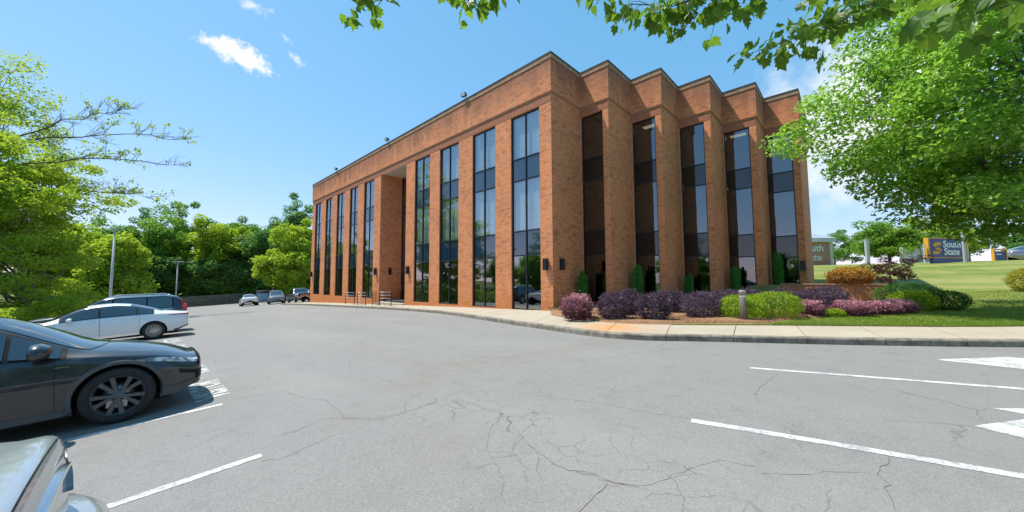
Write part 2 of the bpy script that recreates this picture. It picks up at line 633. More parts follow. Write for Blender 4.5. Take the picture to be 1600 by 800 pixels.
def ground_poly(name, pts, mat, parent, h=.004):
    mb = MB()
    mb.add([(x, y, G(x, y) + h) for x, y in pts], [tuple(range(len(pts)))])
    return mb.build(name, mat, parent)


for k in range(-3, 16):
    y = 4.56 + 2.57 * k
    strip('parking_line', [(-4.4, y), (.95, y)], lambda f: random.uniform(.094, .112), M['paint'], lot, .004, .12, .004)
strip('lane_line', [(4.37, 1.39), (4.91, -.91), (5.9, -5.1), (8.6, -14)], .11, M['paint'], lot)
strip('lane_line', [(7.36, 1.35), (8.4, -1.63), (9.9, -5.9), (12.5, -13)], .11, M['paint'], lot)
ground_poly('road_arrow', [(10.11, -1.02), (10.02, -1.95), (10.10, -3.0), (10.45, -2.6), (11.15, -5.0), (11.50, -5.0), (10.85, -2.5), (11.25, -2.6), (11.19, -2.0)], M['paint'], lot)
ground_poly('road_arrow', [(6.11, -.84), (5.90, -1.35), (5.85, -2.1), (6.15, -1.8), (6.75, -4.2), (7.05, -4.1), (6.50, -1.72), (6.85, -1.62), (6.74, -1.29)], M['paint'], lot)
ground_poly('road_arrow', [(7.02, -1.12), (6.97, -1.36), (7.3, -2.4), (7.75, -2.3), (7.25, -1.4)], M['paint'], lot)


def text_mesh(body, size, extrude=0.0, bevel=0.0, spacing=1.0, xs_=1.0):
    cu = bpy.data.curves.new('txt', 'FONT')
    cu.body = body
    cu.size = size
    cu.extrude = extrude
    cu.offset = bevel
    cu.space_character = spacing
    cu.align_x = 'CENTER'
    cu.align_y = 'CENTER'
    cu.resolution_u = 3
    ob = bpy.data.objects.new('txt', cu)
    COL.objects.link(ob)
    bpy.context.view_layer.update()
    me = bpy.data.meshes.new_from_object(ob.evaluated_get(bpy.context.evaluated_depsgraph_get()))
    bpy.data.objects.remove(ob)
    bpy.data.curves.remove(cu)
    return me


def ground_text(body, x, y, size, mat, parent, sx=1.0):
    """flat lettering, read from the aisle (tops away from it, toward -x)"""
    me = text_mesh(body, size, 0, .022)
    for v in me.vertices:
        a, b = v.co.x * sx, v.co.y
        X, Y = x - b, y - a * -1.0
        # letters run along +y when read from the aisle side
        v.co = (X, Y, G(X, Y) + .005)
    me.materials.clear()
    me.materials.append(mat)
    return link('stencil_lettering', me, parent)


for k in range(0, 9):
    if k in (0,):
        continue
    ground_text('VISITOR', .93, 4.56 + 2.57 * k + 1.32, .62, M['paint'], lot, .72)

# cracks traced over the lot: flat strips, the recesses' dark put into their colour
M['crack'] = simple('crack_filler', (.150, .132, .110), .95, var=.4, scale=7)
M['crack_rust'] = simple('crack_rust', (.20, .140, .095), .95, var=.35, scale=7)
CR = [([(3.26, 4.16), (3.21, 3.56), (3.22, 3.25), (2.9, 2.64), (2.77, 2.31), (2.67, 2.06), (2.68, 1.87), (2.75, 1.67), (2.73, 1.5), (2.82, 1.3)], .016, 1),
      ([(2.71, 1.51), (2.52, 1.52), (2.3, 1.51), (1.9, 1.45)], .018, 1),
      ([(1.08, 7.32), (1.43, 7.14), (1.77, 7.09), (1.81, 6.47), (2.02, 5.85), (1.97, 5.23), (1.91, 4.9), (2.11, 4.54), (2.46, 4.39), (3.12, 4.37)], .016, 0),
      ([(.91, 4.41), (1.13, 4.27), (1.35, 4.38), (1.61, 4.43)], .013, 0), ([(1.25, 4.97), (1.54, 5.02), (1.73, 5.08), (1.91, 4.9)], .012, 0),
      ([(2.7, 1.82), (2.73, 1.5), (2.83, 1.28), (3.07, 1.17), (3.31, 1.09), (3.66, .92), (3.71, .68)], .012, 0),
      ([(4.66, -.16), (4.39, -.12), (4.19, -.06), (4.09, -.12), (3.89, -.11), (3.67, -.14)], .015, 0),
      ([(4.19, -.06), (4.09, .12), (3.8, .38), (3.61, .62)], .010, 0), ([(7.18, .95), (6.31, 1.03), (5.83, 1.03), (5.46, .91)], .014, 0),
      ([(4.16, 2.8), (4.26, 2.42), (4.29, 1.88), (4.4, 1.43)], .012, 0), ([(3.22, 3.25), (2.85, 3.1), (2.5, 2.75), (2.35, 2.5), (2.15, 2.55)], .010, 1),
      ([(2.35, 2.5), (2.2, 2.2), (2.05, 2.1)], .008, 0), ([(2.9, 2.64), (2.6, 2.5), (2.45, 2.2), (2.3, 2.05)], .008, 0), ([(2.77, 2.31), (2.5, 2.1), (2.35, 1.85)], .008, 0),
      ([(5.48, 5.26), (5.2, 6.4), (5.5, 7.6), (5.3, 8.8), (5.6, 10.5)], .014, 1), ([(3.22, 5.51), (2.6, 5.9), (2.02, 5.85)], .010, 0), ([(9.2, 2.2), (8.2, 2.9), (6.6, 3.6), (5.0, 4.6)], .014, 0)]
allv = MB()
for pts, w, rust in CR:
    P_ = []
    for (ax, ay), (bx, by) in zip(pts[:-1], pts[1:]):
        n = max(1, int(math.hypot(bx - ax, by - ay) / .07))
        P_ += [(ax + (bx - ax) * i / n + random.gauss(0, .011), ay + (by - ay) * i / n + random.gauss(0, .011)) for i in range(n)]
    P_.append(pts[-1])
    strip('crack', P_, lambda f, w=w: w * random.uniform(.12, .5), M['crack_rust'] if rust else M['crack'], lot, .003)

# ------------------------------------------------------------------ kerb and sidewalk
t = NT('concrete_walk')
p = t.pos()
n1 = t.noise(p, 1.1, 6, .65)
n2 = t.noise(p, 60, 4, .7)
rx = t.n('ShaderNodeObjectInfo').outputs['Random']
c = t.mix(t.ramp(n1, .3, .7), (.36, .31, .225), (.43, .375, .285))
c = t.mix(t.math('MULTIPLY', rx, .25), c, (.45, .38, .30))
c = t.mix(t.math('MULTIPLY', t.ramp(n2, .55, .85), .25), c, (.30, .26, .21))
rst = t.n('ShaderNodeAttribute', attribute_name='rust').outputs['Fac']
c = t.mix(t.math('MULTIPLY', rst, t.ramp(t.noise(p, 2.2, 5, .65), .2, .6)), c, (.55, .24, .07))
t.pbr(c, .85, normal=t.bump(n2, .3, .004), spec=.3)
M['walk'] = t.m
t = NT('concrete_kerb')
p = t.pos()
n1 = t.noise(p, 4, 7, .7)
n2 = t.noise(p, 45, 4, .7)
c = t.mix(t.ramp(n1, .3, .7), (.13, .115, .09), (.34, .30, .24))
c = t.mix(t.math('MULTIPLY', t.ramp(n2, .5, .8), .4), c, (.12, .105, .085))
t.pbr(c, .9, normal=t.bump(n1, .5, .015), spec=.25)
M['kerb'] = t.m

OUT = [(11.3, 48.0), (11.3, 40), (11.3, 30), (11.25, 22), (11.0, 17.5), (10.62, 14.6), (9.85, 11.3), (9.25, 8.9), (8.95, 7.45), (8.68, 6.25), (8.52, 5.25), (8.53, 4.55), (8.78, 3.75), (9.11, 3.22), (9.48, 2.65), (10.16, 1.48), (10.80, .39), (11.45, -.63), (12.15, -1.66), (12.90, -2.7), (15.2, -5.9), (19, -11.3), (24, -18.4), (32, -30)]
INN = [(13.03, 48.0), (13.03, 40), (13.03, 30), (13.03, 22), (13.03, 17.5), (13.03, 14.6), (13.03, 11.6), (13.03, 10.0), (11.2, 8.5), (10.52, 7.0), (10.24, 5.85), (10.25, 5.1), (10.52, 4.4), (10.95, 3.7), (11.40, 3.05), (12.30, 1.80), (12.95, .80), (13.60, -.25), (14.35, -1.35), (15.0, -2.25), (17.2, -5.0), (21, -10.4), (26, -17.5), (34, -29)]


def resample(A_, B_, step):
    A_, B_ = np.array(A_, float), np.array(B_, float)
    # Catmull-Rom in parameter space, then by arc length of the outer line
    def cr(P_, u):
        i = int(min(max(math.floor(u), 0), len(P_) - 2))
        f = u - i
        p0, p1, p2, p3 = P_[max(i - 1, 0)], P_[i], P_[i + 1], P_[min(i + 2, len(P_) - 1)]
        return .5 * ((2 * p1) + (-p0 + p2) * f + (2 * p0 - 5 * p1 + 4 * p2 - p3) * f * f + (-p0 + 3 * p1 - 3 * p2 + p3) * f ** 3)
    us = np.linspace(0, len(A_) - 1, 1600)
    PA = np.array([cr(A_, u) for u in us])
    PB = np.array([cr(B_, u) for u in us])
    s = np.concatenate([[0], np.cumsum(np.hypot(*np.diff(PA, axis=0).T))])
    q = np.arange(0, s[-1], step)
    f = lambda P_: np.stack([np.interp(q, s, P_[:, 0]), np.interp(q, s, P_[:, 1])], 1)
    return f(PA), f(PB)


KO, KI = resample(OUT, INN, .30)
walk = empty('sidewalk', (0, 0, 0), kind='structure')
kerb = empty('kerb', (0, 0, 0), kind='structure')
KH, KW = .15, .16
PER = 5   # slab = 5 steps = 1.5 m
RUST0 = np.array([9.0, 5.0])


def walk_z(x, y, t_):
    return G(x, y) + KH + .03 * t_


for s0 in range(0, len(KO) - PER, PER):
    # kerb stone
    mb = MB()
    ring = []
    for i in range(s0, s0 + PER + 1):
        o_, n_ = KO[i], KI[i]
        d = (n_ - o_) / np.linalg.norm(n_ - o_)
        e = .006 if i == s0 else (-.006 if i == s0 + PER else 0)
        tdir = KO[min(i + 1, len(KO) - 1)] - KO[max(i - 1, 0)]
        tdir = tdir / np.linalg.norm(tdir)
        base = o_ + tdir * e
        chip = random.uniform(0, .008)
        prof = [(0, -.25), (0, KH - .035), (.012 + chip, KH - .008), (.035, KH), (KW, KH)]
        z0 = G(*base)
        ring.append([(*(base + d * a), z0 + h + (random.uniform(-.003, .003) if 0 < h else 0)) for a, h in prof])
    n = len(ring[0])
    vs = [p_ for r_ in ring for p_ in r_]
    fs = [(i * n + k, i * n + k + 1, (i + 1) * n + k + 1, (i + 1) * n + k) for i in range(PER) for k in range(n - 1)]
    fs += [tuple(range(n)), tuple(range(PER * n, PER * n + n))[::-1]]
    mb.add(vs, fs)
    mb.build('kerb_stone', M['kerb'], kerb)
    # slab
    vs, fs, ru = [], [], []
    cols = 6
    for i in range(s0, s0 + PER + 1):
        o_, n_ = KO[i], KI[i]
        d = n_ - o_
        L_ = np.linalg.norm(d)
        e = .009 if i == s0 else (-.009 if i == s0 + PER else 0)
        tdir = KO[min(i + 1, len(KO) - 1)] - KO[max(i - 1, 0)]
        tdir = tdir / np.linalg.norm(tdir)
        for k in range(cols + 1):
            f = (KW + .006 + (L_ - KW - .006) * k / cols) / L_
            q = o_ + d * f + tdir * e
            z = walk_z(*o_, f) - .02 * 0
            vs.append((q[0], q[1], z))
            ru.append(float(np.exp(-(np.hypot(*(q - np.array([9.35, 5.05]))) / .85) ** 2)))
    nn = cols + 1
    top = len(vs)
    vs += [(x, y, z - .12) for x, y, z in vs]
    ru += ru
    for i in range(PER):
        for k in range(cols):
            a = i * nn + k
            fs.append((a, a + 1, a + nn + 1, a + nn))
    for i in range(PER):
        a = i * nn
        fs.append((a, a + nn, a + nn + top, a + top))
    for k in range(cols):
        fs.append((k, k + top, k + 1 + top, k + 1))
        b = PER * nn + k
        fs.append((b, b + 1, b + 1 + top, b + top))
    me = np_mesh('slab', np.array(vs), np.array(fs), M['walk'], {'rust': ('POINT', np.array(ru))})
    link('slab', me, walk)
# dark soil filling under the joints
mb = MB()
n = len(KO)
vs = []
for i in range(n):
    vs += [(*(KO[i] + (KI[i] - KO[i]) * .05), G(*KO[i]) + KH - .035), (*KI[i], walk_z(*KO[i], 1) - .035)]
mb.add(vs, [(2 * i, 2 * i + 1, 2 * i + 3, 2 * i + 2) for i in range(n - 1)])
M['soil'] = simple('soil', (.16, .10, .06), .95, var=.4, scale=8)
mb.build('joint_soil', M['soil'], walk)

# ------------------------------------------------------------------ bed and lawn (right of the building)
def c2w(X, Y):
    return .6916 * X + .7223 * Y, -.7223 * X + .6916 * Y


inner_c = np.array([(.6916 * x - .7223 * y, .7223 * x + .6916 * y) for x, y in KI if y < 9.9])
inner_c = inner_c[np.argsort(inner_c[:, 0])]
in_f = lambda X: np.interp(X, inner_c[:, 0], inner_c[:, 1])
bedX = np.array([-1, 1.5, 6.6, 7.02, 8.58, 10.45, 12.61, 15.28, 18.66, 19.6])
bedY = np.array([0, 0, 0, 10.08, 10.9, 11.68, 12.35, 13.32, 15.07, 16.5])


def bed_f(X):
    X = np.asarray(X, float)
    b = np.interp(X, bedX, bedY) + .10 * np.sin(X * 2.3) + .06 * np.sin(X * 5.1)
    return np.where(X < 6.9, in_f(X) - .02, np.maximum(b, in_f(X) - .02))


t = NT('lawn')
p = t.pos()
n1 = t.noise(p, .35, 5, .6)
n2 = t.noise(p, 2.2, 6, .65)
n3 = t.noise(p, 38, 4, .7)
st = t.n('ShaderNodeVectorMath', {0: p, 1: (1.0, .12, 1)}, operation='MULTIPLY').outputs[0]
band = t.noise(st, .9, 3)
c = t.mix(t.ramp(n2, .3, .7), (.110, .175, .024), (.205, .240, .050))
c = t.mix(t.math('MULTIPLY', t.ramp(band, .42, .62), .60), c, (.40, .34, .15))
c = t.mix(t.math('MULTIPLY', t.ramp(n1, .45, .65), .55), c, (.34, .32, .11))
c = t.mix(t.math('MULTIPLY', t.ramp(n3, .35, .7), .45), c, (.075, .125, .018))
t.pbr(c, .95, normal=t.bump(n3, .8, .03), spec=.15)
M['lawn'] = t.m
t = NT('pine_straw')
p = t.pos()
n1 = t.noise(p, 1.6, 6, .7)
n2 = t.noise(t.n('ShaderNodeVectorMath', {0: p, 1: (1.0, 3.2, 1)}, operation='MULTIPLY').outputs[0], 26, 6, .75)
c = t.mix(t.ramp(n2, .3, .72), (.16, .085, .045), (.50, .30, .17))
c = t.mix(t.math('MULTIPLY', t.ramp(n1, .45, .7), .5), c, (.30, .16, .085))
t.pbr(c, .95, normal=t.bump(n2, .9, .03), spec=.15)
M['straw'] = t.m


def strip_grid(name, Xs_, y0f, dists, mat, lift, keep=None):
    V, idx = [], []
    for X in Xs_:
        Y = float(y0f(X)) + np.asarray(dists)
        x, y = c2w(X, Y)
        V.append(np.stack([x, y, hl(x, y) + lift(X, Y)], 1))
    V = np.array(V)
    nx, ny = V.shape[:2]
    I = np.arange(nx * ny).reshape(nx, ny)
    F = np.stack([I[:-1, :-1], I[1:, :-1], I[1:, 1:], I[:-1, 1:]], -1).reshape(-1, 4)
    V = V.reshape(-1, 3)
    if keep is not None:
        F = F[keep(V[F, 0].mean(1), V[F, 1].mean(1))]
    return link(name, np_mesh(name, V, F, mat, None, True))


lawn = strip_grid('lawn', np.concatenate([np.arange(1.6, 30, .22), np.arange(30, 90, 1.5)]), lambda X: in_f(X) - .03,
                  np.concatenate([np.arange(0, 14, .16), np.arange(14, 45, .6), np.arange(45, 120, 5)]), M['lawn'], lambda X, Y: 0 * Y,
                  lambda x, y: ~((x < 30) & (y > 4)) & ~((x < 12.9) & (y > 8.8)))
tag(lawn, kind='structure')


def bed_lift(X, Y):
    a = np.clip((Y - bed_f(X)) / .3, 0, 1)
    x, y = c2w(X, Y)
    return -.03 + .07 * a + .05 * np.sin(x * 2.1 + y) * np.sin(y * 1.7) * a


bed = strip_grid('mulch_bed', np.arange(1.55, 19.6, .15), bed_f, np.arange(0, 14, .15), M['straw'], bed_lift,
                 lambda x, y: (x < 22.5) & ~((x < 12.98) & (y > 9.3)))
tag(bed, kind='structure')
# ------------------------------------------------------------------ office building
FX, FY, SILL, TOP, ROOF = 13.03, 9.88, .23, 10.16, 12.54
BL, TB, TW = 33.72, 2.5, 1.62
office = empty('office_building', (FX, FY, .2), 0, 'three storey brown brick office block with tall dark glass bays and a stepped end wall', 'office building')
OX, OY, OZ = FX, FY, .2


def ob(mb, name, mat, parent=office):
    mb.v = [(x - OX, y - OY, z - OZ) for x, y, z in mb.v]
    return mb.build(name, mat, parent)


def wall_face(mb, p0, p1, z0, z1, openings=(), reveal=.16, u0=0.0, ubreak=(), zbreak=()):
    """vertical wall from p0 to p1, outward side on the right of travel; openings (s0, s1, z0, z1)"""
    p0, p1 = Vector((*p0, 0)), Vector((*p1, 0))
    L_ = (p1 - p0).length
    d = (p1 - p0) / L_
    inw = Vector((-d.y, d.x, 0))
    ss = sorted({0, L_, *[o_[0] for o_ in openings], *[o_[1] for o_ in openings]})
    zs = sorted({z0, z1, *[o_[2] for o_ in openings], *[o_[3] for o_ in openings]})
    P_ = lambda s, z, k=0: (p0.x + d.x * s + inw.x * k, p0.y + d.y * s + inw.y * k, z)
    for a, b in zip(ss[:-1], ss[1:]):
        for c_, e in zip(zs[:-1], zs[1:]):
            sm, zm = (a + b) / 2, (c_ + e) / 2
            if any(o_[0] < sm < o_[1] and o_[2] < zm < o_[3] for o_ in openings):
                continue
            mb.add([P_(a, c_), P_(b, c_), P_(b, e), P_(a, e)], [(0, 1, 2, 3)], [[(u0 + a, c_), (u0 + b, c_), (u0 + b, e), (u0 + a, e)]])
    for (a, b, c_, e) in openings:
        r_ = reveal
        for (q0, q1, uv) in (((a, c_), (a, e), 0), ((b, e), (b, c_), 0), ((a, e), (b, e), 1), ((b, c_), (a, c_), 1)):
            vs = [P_(q0[0], q0[1]), P_(q1[0], q1[1]), P_(q1[0], q1[1], r_), P_(q0[0], q0[1], r_)]
            if uv == 0:
                uvs = [[(0, q0[1]), (0, q1[1]), (r_, q1[1]), (r_, q0[1])]]
            else:
                uvs = [[(u0 + q0[0], 0), (u0 + q1[0], 0), (u0 + q1[0], r_), (u0 + q0[0], r_)]]
            mb.add(vs, [(0, 1, 2, 3)], uvs)


WIN_S = [(.72, 2.64), (3.82, 5.75), (7.05, 9.03), (10.15, 12.06), (18.37, 20.34), (21.57, 23.38), (24.64, 26.51), (27.73, 29.59), (30.84, 32.78)]
ENT = (13.22, 17.2)
ENT_Z, ENT_TOP, ENT_D = -.6, 10.30, 2.0
# plan polyline, walked so that outside is on the right
corner = (FX, FY)
plan = [(FX, FY + BL), corner]
q = corner
tips = [corner]
for k in range(5):
    inn_ = (q[0] + TB, q[1])
    q = (q[0] + TB, q[1] - TW)
    plan += [inn_, q]
    tips.append(q)
plan += [(q[0] + 5.0, q[1]), (q[0] + 5.0, FY + BL)]

ops = [(BL - b, BL - a, SILL, TOP) for a, b in WIN_S] + [(BL - ENT[1], BL - ENT[0], ENT_Z, ENT_TOP)]
mb = MB()
wall_face(mb, plan[0], plan[1], -2.2, 10.62, ops)
ob(mb, 'wall', M['brick'])
# entrance recess
mb = MB()
y0, y1 = FY + ENT[0], FY + ENT[1]
wall_face(mb, (FX + .16, y1), (FX + ENT_D, y1), ENT_Z, ENT_TOP, u0=3.3)
wall_face(mb, (FX + ENT_D, y0), (FX + .16, y0), ENT_Z, ENT_TOP, u0=1.7)
ob(mb, 'wall', M['brick'])
ob(MB().box(FX + .02, FX + ENT_D, y0 + .005, y1 - .005, ENT_TOP - .02, ENT_TOP + .15), 'soffit', M['soffit'])
ob(MB().box(FX - .25, FX + ENT_D + .3, y0 + .01, y1 - .01, G(FX, y0) - .25, G(FX, y0) + KH + .035), 'entrance_floor', M['walk'])
# stepped end
TWIN = (.05, 1.30)
for k in range(5):
    a, b, c_ = plan[1 + 2 * k], plan[2 + 2 * k], plan[3 + 2 * k]
    mb = MB()
    wall_face(mb, a, b, -1.2, 10.62, u0=.07 * k)
    ob(mb, 'wall', M['brick'])
    mb = MB()
    wall_face(mb, b, c_, -1.2, 10.62, [(TWIN[0], TWIN[1], SILL, TOP)], u0=.05 * k)
    ob(mb, 'wall', M['brick'])
mb = MB()
for a, b in zip(plan[11:-1], plan[12:]):
    wall_face(mb, a, b, -1.2, 10.62)
wall_face(mb, plan[-1], plan[0], -2.5, 10.62)
ob(mb, 'wall', M['brick'])


def offset(pl, d):
    n = len(pl)
    res = []
    for i in range(n):
        a, b, c_ = Vector(pl[i - 1]), Vector(pl[i]), Vector(pl[(i + 1) % n])
        d1, d2 = (b - a).normalized(), (c_ - b).normalized()
        n1, n2 = Vector((d1.y, -d1.x)), Vector((d2.y, -d2.x))
        m_ = (n1 + n2) / (1 + n1.dot(n2))
        res.append(tuple(b + m_ * d))
    return res


def band(name, d, z0, z1, mat, inner=-.25):
    A_, B_ = offset(plan, d), offset(plan, inner)
    mb = MB()
    n = len(plan)
    u = 0
    for i in range(n):
        j = (i + 1) % n
        L_ = math.hypot(A_[j][0] - A_[i][0], A_[j][1] - A_[i][1])
        mb.add([(*A_[i], z0), (*A_[j], z0), (*A_[j], z1), (*A_[i], z1)], [(0, 1, 2, 3)], [[(u, z0), (u + L_, z0), (u + L_, z1), (u, z1)]])
        mb.add([(*A_[i], z1), (*A_[j], z1), (*B_[j], z1), (*B_[i], z1)], [(0, 1, 2, 3)], [[(u, 0), (u + L_, 0), (u + L_, .3), (u, .3)]])
        mb.add([(*B_[i], z0), (*B_[j], z0), (*A_[j], z0), (*A_[i], z0)], [(0, 1, 2, 3)], [[(u, 0), (u + L_, 0), (u + L_, .3), (u, .3)]])
        mb.add([(*B_[j], z0), (*B_[i], z0), (*B_[i], z1), (*B_[j], z1)], [(0, 1, 2, 3)], [[(u, z0), (u + L_, z0), (u + L_, z1), (u, z1)]])
        u += L_
    return ob(mb, name, mat)


band('corbel', .030, 10.575, 10.65, M['cap'])
band('parapet_wall', .055, 10.65, 12.26, M['brick'])
band('cornice', .085, 12.26, 12.48, M['cap'])
band('coping', .11, 12.48, ROOF, M['coping'])
mb = MB()
mb.poly(offset(plan, -.2)[::-1], 12.0, 12.1)
ob(mb, 'roof', M['roof'])
# soldier courses standing over the window heads, one block per brick
mb = MB()
def soldiers(p0, d, nrm, s0, s1):
    s = s0
    while s < s1 - .05:
        e = min(s + .066, s1)
        k = .006 + random.uniform(0, .006)
        a = Vector((*p0, 0)) + d * s
        b = Vector((*p0, 0)) + d * e
        q0, q1 = a + nrm * k, b + nrm * k
        mb.add([(q0.x, q0.y, 10.18), (q1.x, q1.y, 10.18), (q1.x, q1.y, 10.56), (q0.x, q0.y, 10.56)], [(0, 1, 2, 3)])
        mb.add([(a.x, a.y, 10.18), (q0.x, q0.y, 10.18), (q0.x, q0.y, 10.56), (a.x, a.y, 10.56)], [(3, 2, 1, 0)])
        s += .077
soldiers(plan[0], Vector((0, -1, 0)), Vector((-1, 0, 0)), 0, BL)
for k in range(5):
    soldiers(plan[2 + 2 * k], Vector((0, -1, 0)), Vector((-1, 0, 0)), 0, TW)
tag(ob(mb, 'soldier_course', M['soldier']), kind='stuff')

# windows
ROWS = [(SILL, 2.92, 'glass'), (2.92, 4.15, 'spandrel'), (4.15, 6.76, 'glass'), (6.76, 7.89, 'spandrel'), (7.89, TOP, 'glass')]
_pane = {}


def pane_mesh(w, h, kind):
    key = (round(w, 3), round(h, 3), kind)
    if key not in _pane:
        _pane[key] = MB().box(0, .008, -w / 2, w / 2, -h / 2, h / 2).mesh('pane', M[kind])
    return _pane[key]


def window(yc, x, w, cols, rows=ROWS, blinds=True, name='window', tilt=.12):
    """glazing facing -x, centre yc, plane x"""
    win = MB()
    z0, z1 = rows[0][0], rows[-1][1]
    fw = .055
    bx = lambda a, b, c_, e, p=0.0: win.box(x - .045 - p, x + .05, a, b, c_, e)
    y0, y1 = yc - w / 2, yc + w / 2
    bx(y0 + .002, y0 + fw, z0 + .002, z1 - .002)
    bx(y1 - fw, y1 - .002, z0 + .002, z1 - .002)
    cw = (w - 2 * fw) / cols
    for c_ in range(1, cols):
        ym = y0 + fw + cw * c_
        bx(ym - .03, ym + .03, z0 + fw, z1 - fw, .003)
    bx(y0 + fw, y1 - fw, z0 + .002, z0 + fw, -.003)
    bx(y0 + fw, y1 - fw, z1 - fw, z1 - .002, -.003)
    for r_ in rows[1:]:
        bx(y0 + fw, y1 - fw, r_[0] - .03, r_[0] + .03, -.004)
    o_ = ob(win, name, M['frame'])
    for (a, b, kind) in rows:
        for c_ in range(cols):
            ya = y0 + fw + cw * c_
            p_ = link('pane', pane_mesh(cw - .02, b - a - .02, kind), o_)
            p_.location = (x + .005 - OX, ya + cw / 2 - OY, (a + b) / 2 - OZ)
            p_.rotation_euler = (0, R(random.gauss(0, tilt)), R(random.gauss(0, tilt)))
    if blinds:
        bl = MB()
        for (a, b, kind) in rows[2:]:
            if kind != 'glass':
                continue
            n = int((w - .1) / .085)
            for k in range(n):
                ya = y0 + .07 + k * .085
                an = .22 + random.gauss(0, .06)
                dx, dy = .044 * math.sin(an), .044 * math.cos(an)
                xx = x + .13
                bl.add([(xx - dx, ya - dy, a + .03), (xx + dx, ya + dy, a + .03), (xx + dx, ya + dy, b - .05), (xx - dx, ya - dy, b - .05)], [(0, 1, 2, 3)])
        ob(bl, 'blind', M['blind'], o_).parent = o_
    return o_


for a, b in WIN_S:
    window(FY + (a + b) / 2, FX + .11, b - a, 2)
for k in range(5):
    bx_, by_ = plan[2 + 2 * k]
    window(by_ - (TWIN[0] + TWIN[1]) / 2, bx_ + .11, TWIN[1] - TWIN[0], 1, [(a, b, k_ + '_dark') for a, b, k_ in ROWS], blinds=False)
# curtain wall of the entrance with its glass door
ez = G(FX, y0) + KH + .036
er = [(ez, 2.30, 'glass'), (2.30, 2.92, 'glass'), (2.92, 4.15, 'spandrel'), (4.15, 6.76, 'glass'), (6.76, 7.89, 'spandrel'), (7.89, ENT_TOP - .02, 'glass')]
window((y0 + y1) / 2, FX + ENT_D - .08, y1 - y0 - .01, 4, er, False, 'entrance_glazing')
d_ = MB()
dy0 = y1 - 1.05
for a, b in ((dy0, dy0 + .09), (dy0 + .86, dy0 + .95)):
    d_.box(FX + ENT_D - .16, FX + ENT_D - .127, a, b, ez + .02, 2.27)
d_.box(FX + ENT_D - .158, FX + ENT_D - .129, dy0 + .09, dy0 + .86, ez + .02, ez + .28)
d_.box(FX + ENT_D - .158, FX + ENT_D - .129, dy0 + .09, dy0 + .86, 2.15, 2.27)
dr = ob(d_, 'door', M['frame'])
hb = MB().tube([(FX + ENT_D - .2, dy0 + .82, .9), (FX + ENT_D - .2, dy0 + .82, 1.35)], .016)
M['steel'] = simple('steel', (.55, .55, .54), .3, .9)
ob(hb, 'handle', M['steel'], dr)
# dark rooms behind the glass: slabs and an inner wall
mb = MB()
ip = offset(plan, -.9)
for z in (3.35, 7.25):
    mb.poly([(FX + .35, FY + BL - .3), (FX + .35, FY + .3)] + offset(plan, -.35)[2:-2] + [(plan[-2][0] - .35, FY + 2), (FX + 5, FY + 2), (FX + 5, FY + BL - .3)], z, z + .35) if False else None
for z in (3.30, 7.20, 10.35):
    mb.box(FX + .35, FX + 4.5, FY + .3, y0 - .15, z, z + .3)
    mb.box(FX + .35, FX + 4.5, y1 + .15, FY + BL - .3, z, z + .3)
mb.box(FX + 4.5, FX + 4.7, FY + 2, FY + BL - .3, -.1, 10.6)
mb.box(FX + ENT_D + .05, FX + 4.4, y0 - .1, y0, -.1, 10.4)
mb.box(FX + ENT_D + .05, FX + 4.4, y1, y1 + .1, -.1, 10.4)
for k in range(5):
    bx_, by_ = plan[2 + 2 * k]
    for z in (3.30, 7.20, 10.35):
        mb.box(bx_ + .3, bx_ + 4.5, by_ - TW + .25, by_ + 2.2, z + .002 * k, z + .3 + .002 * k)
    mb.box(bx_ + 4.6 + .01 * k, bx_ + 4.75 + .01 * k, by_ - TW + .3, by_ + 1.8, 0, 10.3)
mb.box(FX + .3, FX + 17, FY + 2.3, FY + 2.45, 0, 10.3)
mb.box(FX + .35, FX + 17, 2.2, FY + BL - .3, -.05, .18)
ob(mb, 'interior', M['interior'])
t = NT('office_light')
t.pbr((.8, .78, .7), .5, emit=(1.0, .86, .62), emits=1.6)
M['office_light'] = t.m
for k, z in ((3, 7.18), (3, 10.33), (4, 10.33), (2, 7.18), (1, 10.33)):
    bx_, by_ = plan[2 + 2 * k]
    ob(MB().box(bx_ + 1.3, bx_ + 1.6, by_ - .9, by_ - .1, z - .04, z + .01), 'ceiling_light', M['office_light'])

# ------------------------------------------------------------------ lamps on the walls and the parapet


def wall_lamp(x, y, z, rz, label):
    r_ = empty('wall_lamp', (x, y, z), rz, label, 'wall lamp', 'black box lamps on the brick walls')
    b = MB().box(-.17, -.02, -.11, .11, -.27, .27)
    o_ = b.build('housing', M['black'], r_)
    MB().box(-.02, .002, -.09, .09, -.2, .2).build('back_plate', M['black'], r_)
    MB().box(-.15, -.04, -.09, .09, -.285, -.272).build('lens', M['ceil'], r_)
    return r_


LZ = 2.42
wall_lamp(FX, FY + .36, LZ, 0, 'black box lamp on the narrow brick pier left of the near building corner')
wall_lamp(FX + .62, FY, LZ, PI / 2, 'black box lamp on the blank shaded wall just right of the near building corner')
wall_lamp(FX, FY + 12.75, LZ, 0, 'black box lamp on the pier right of the recessed entrance')
wall_lamp(FX, FY + 17.75, LZ, 0, 'black box lamp on the pier left of the recessed entrance')
wall_lamp(FX + .85, FY + 17.2, LZ, PI / 2, 'black box lamp on the side wall inside the recessed entrance')
wall_lamp(FX, FY + 33.25, LZ, 0, 'black box lamp on the farthest brick pier at the left end of the facade')
wall_lamp(tips[5][0], tips[5][1] + .16, LZ, 0, 'black box lamp on the last pier of the stepped end wall')


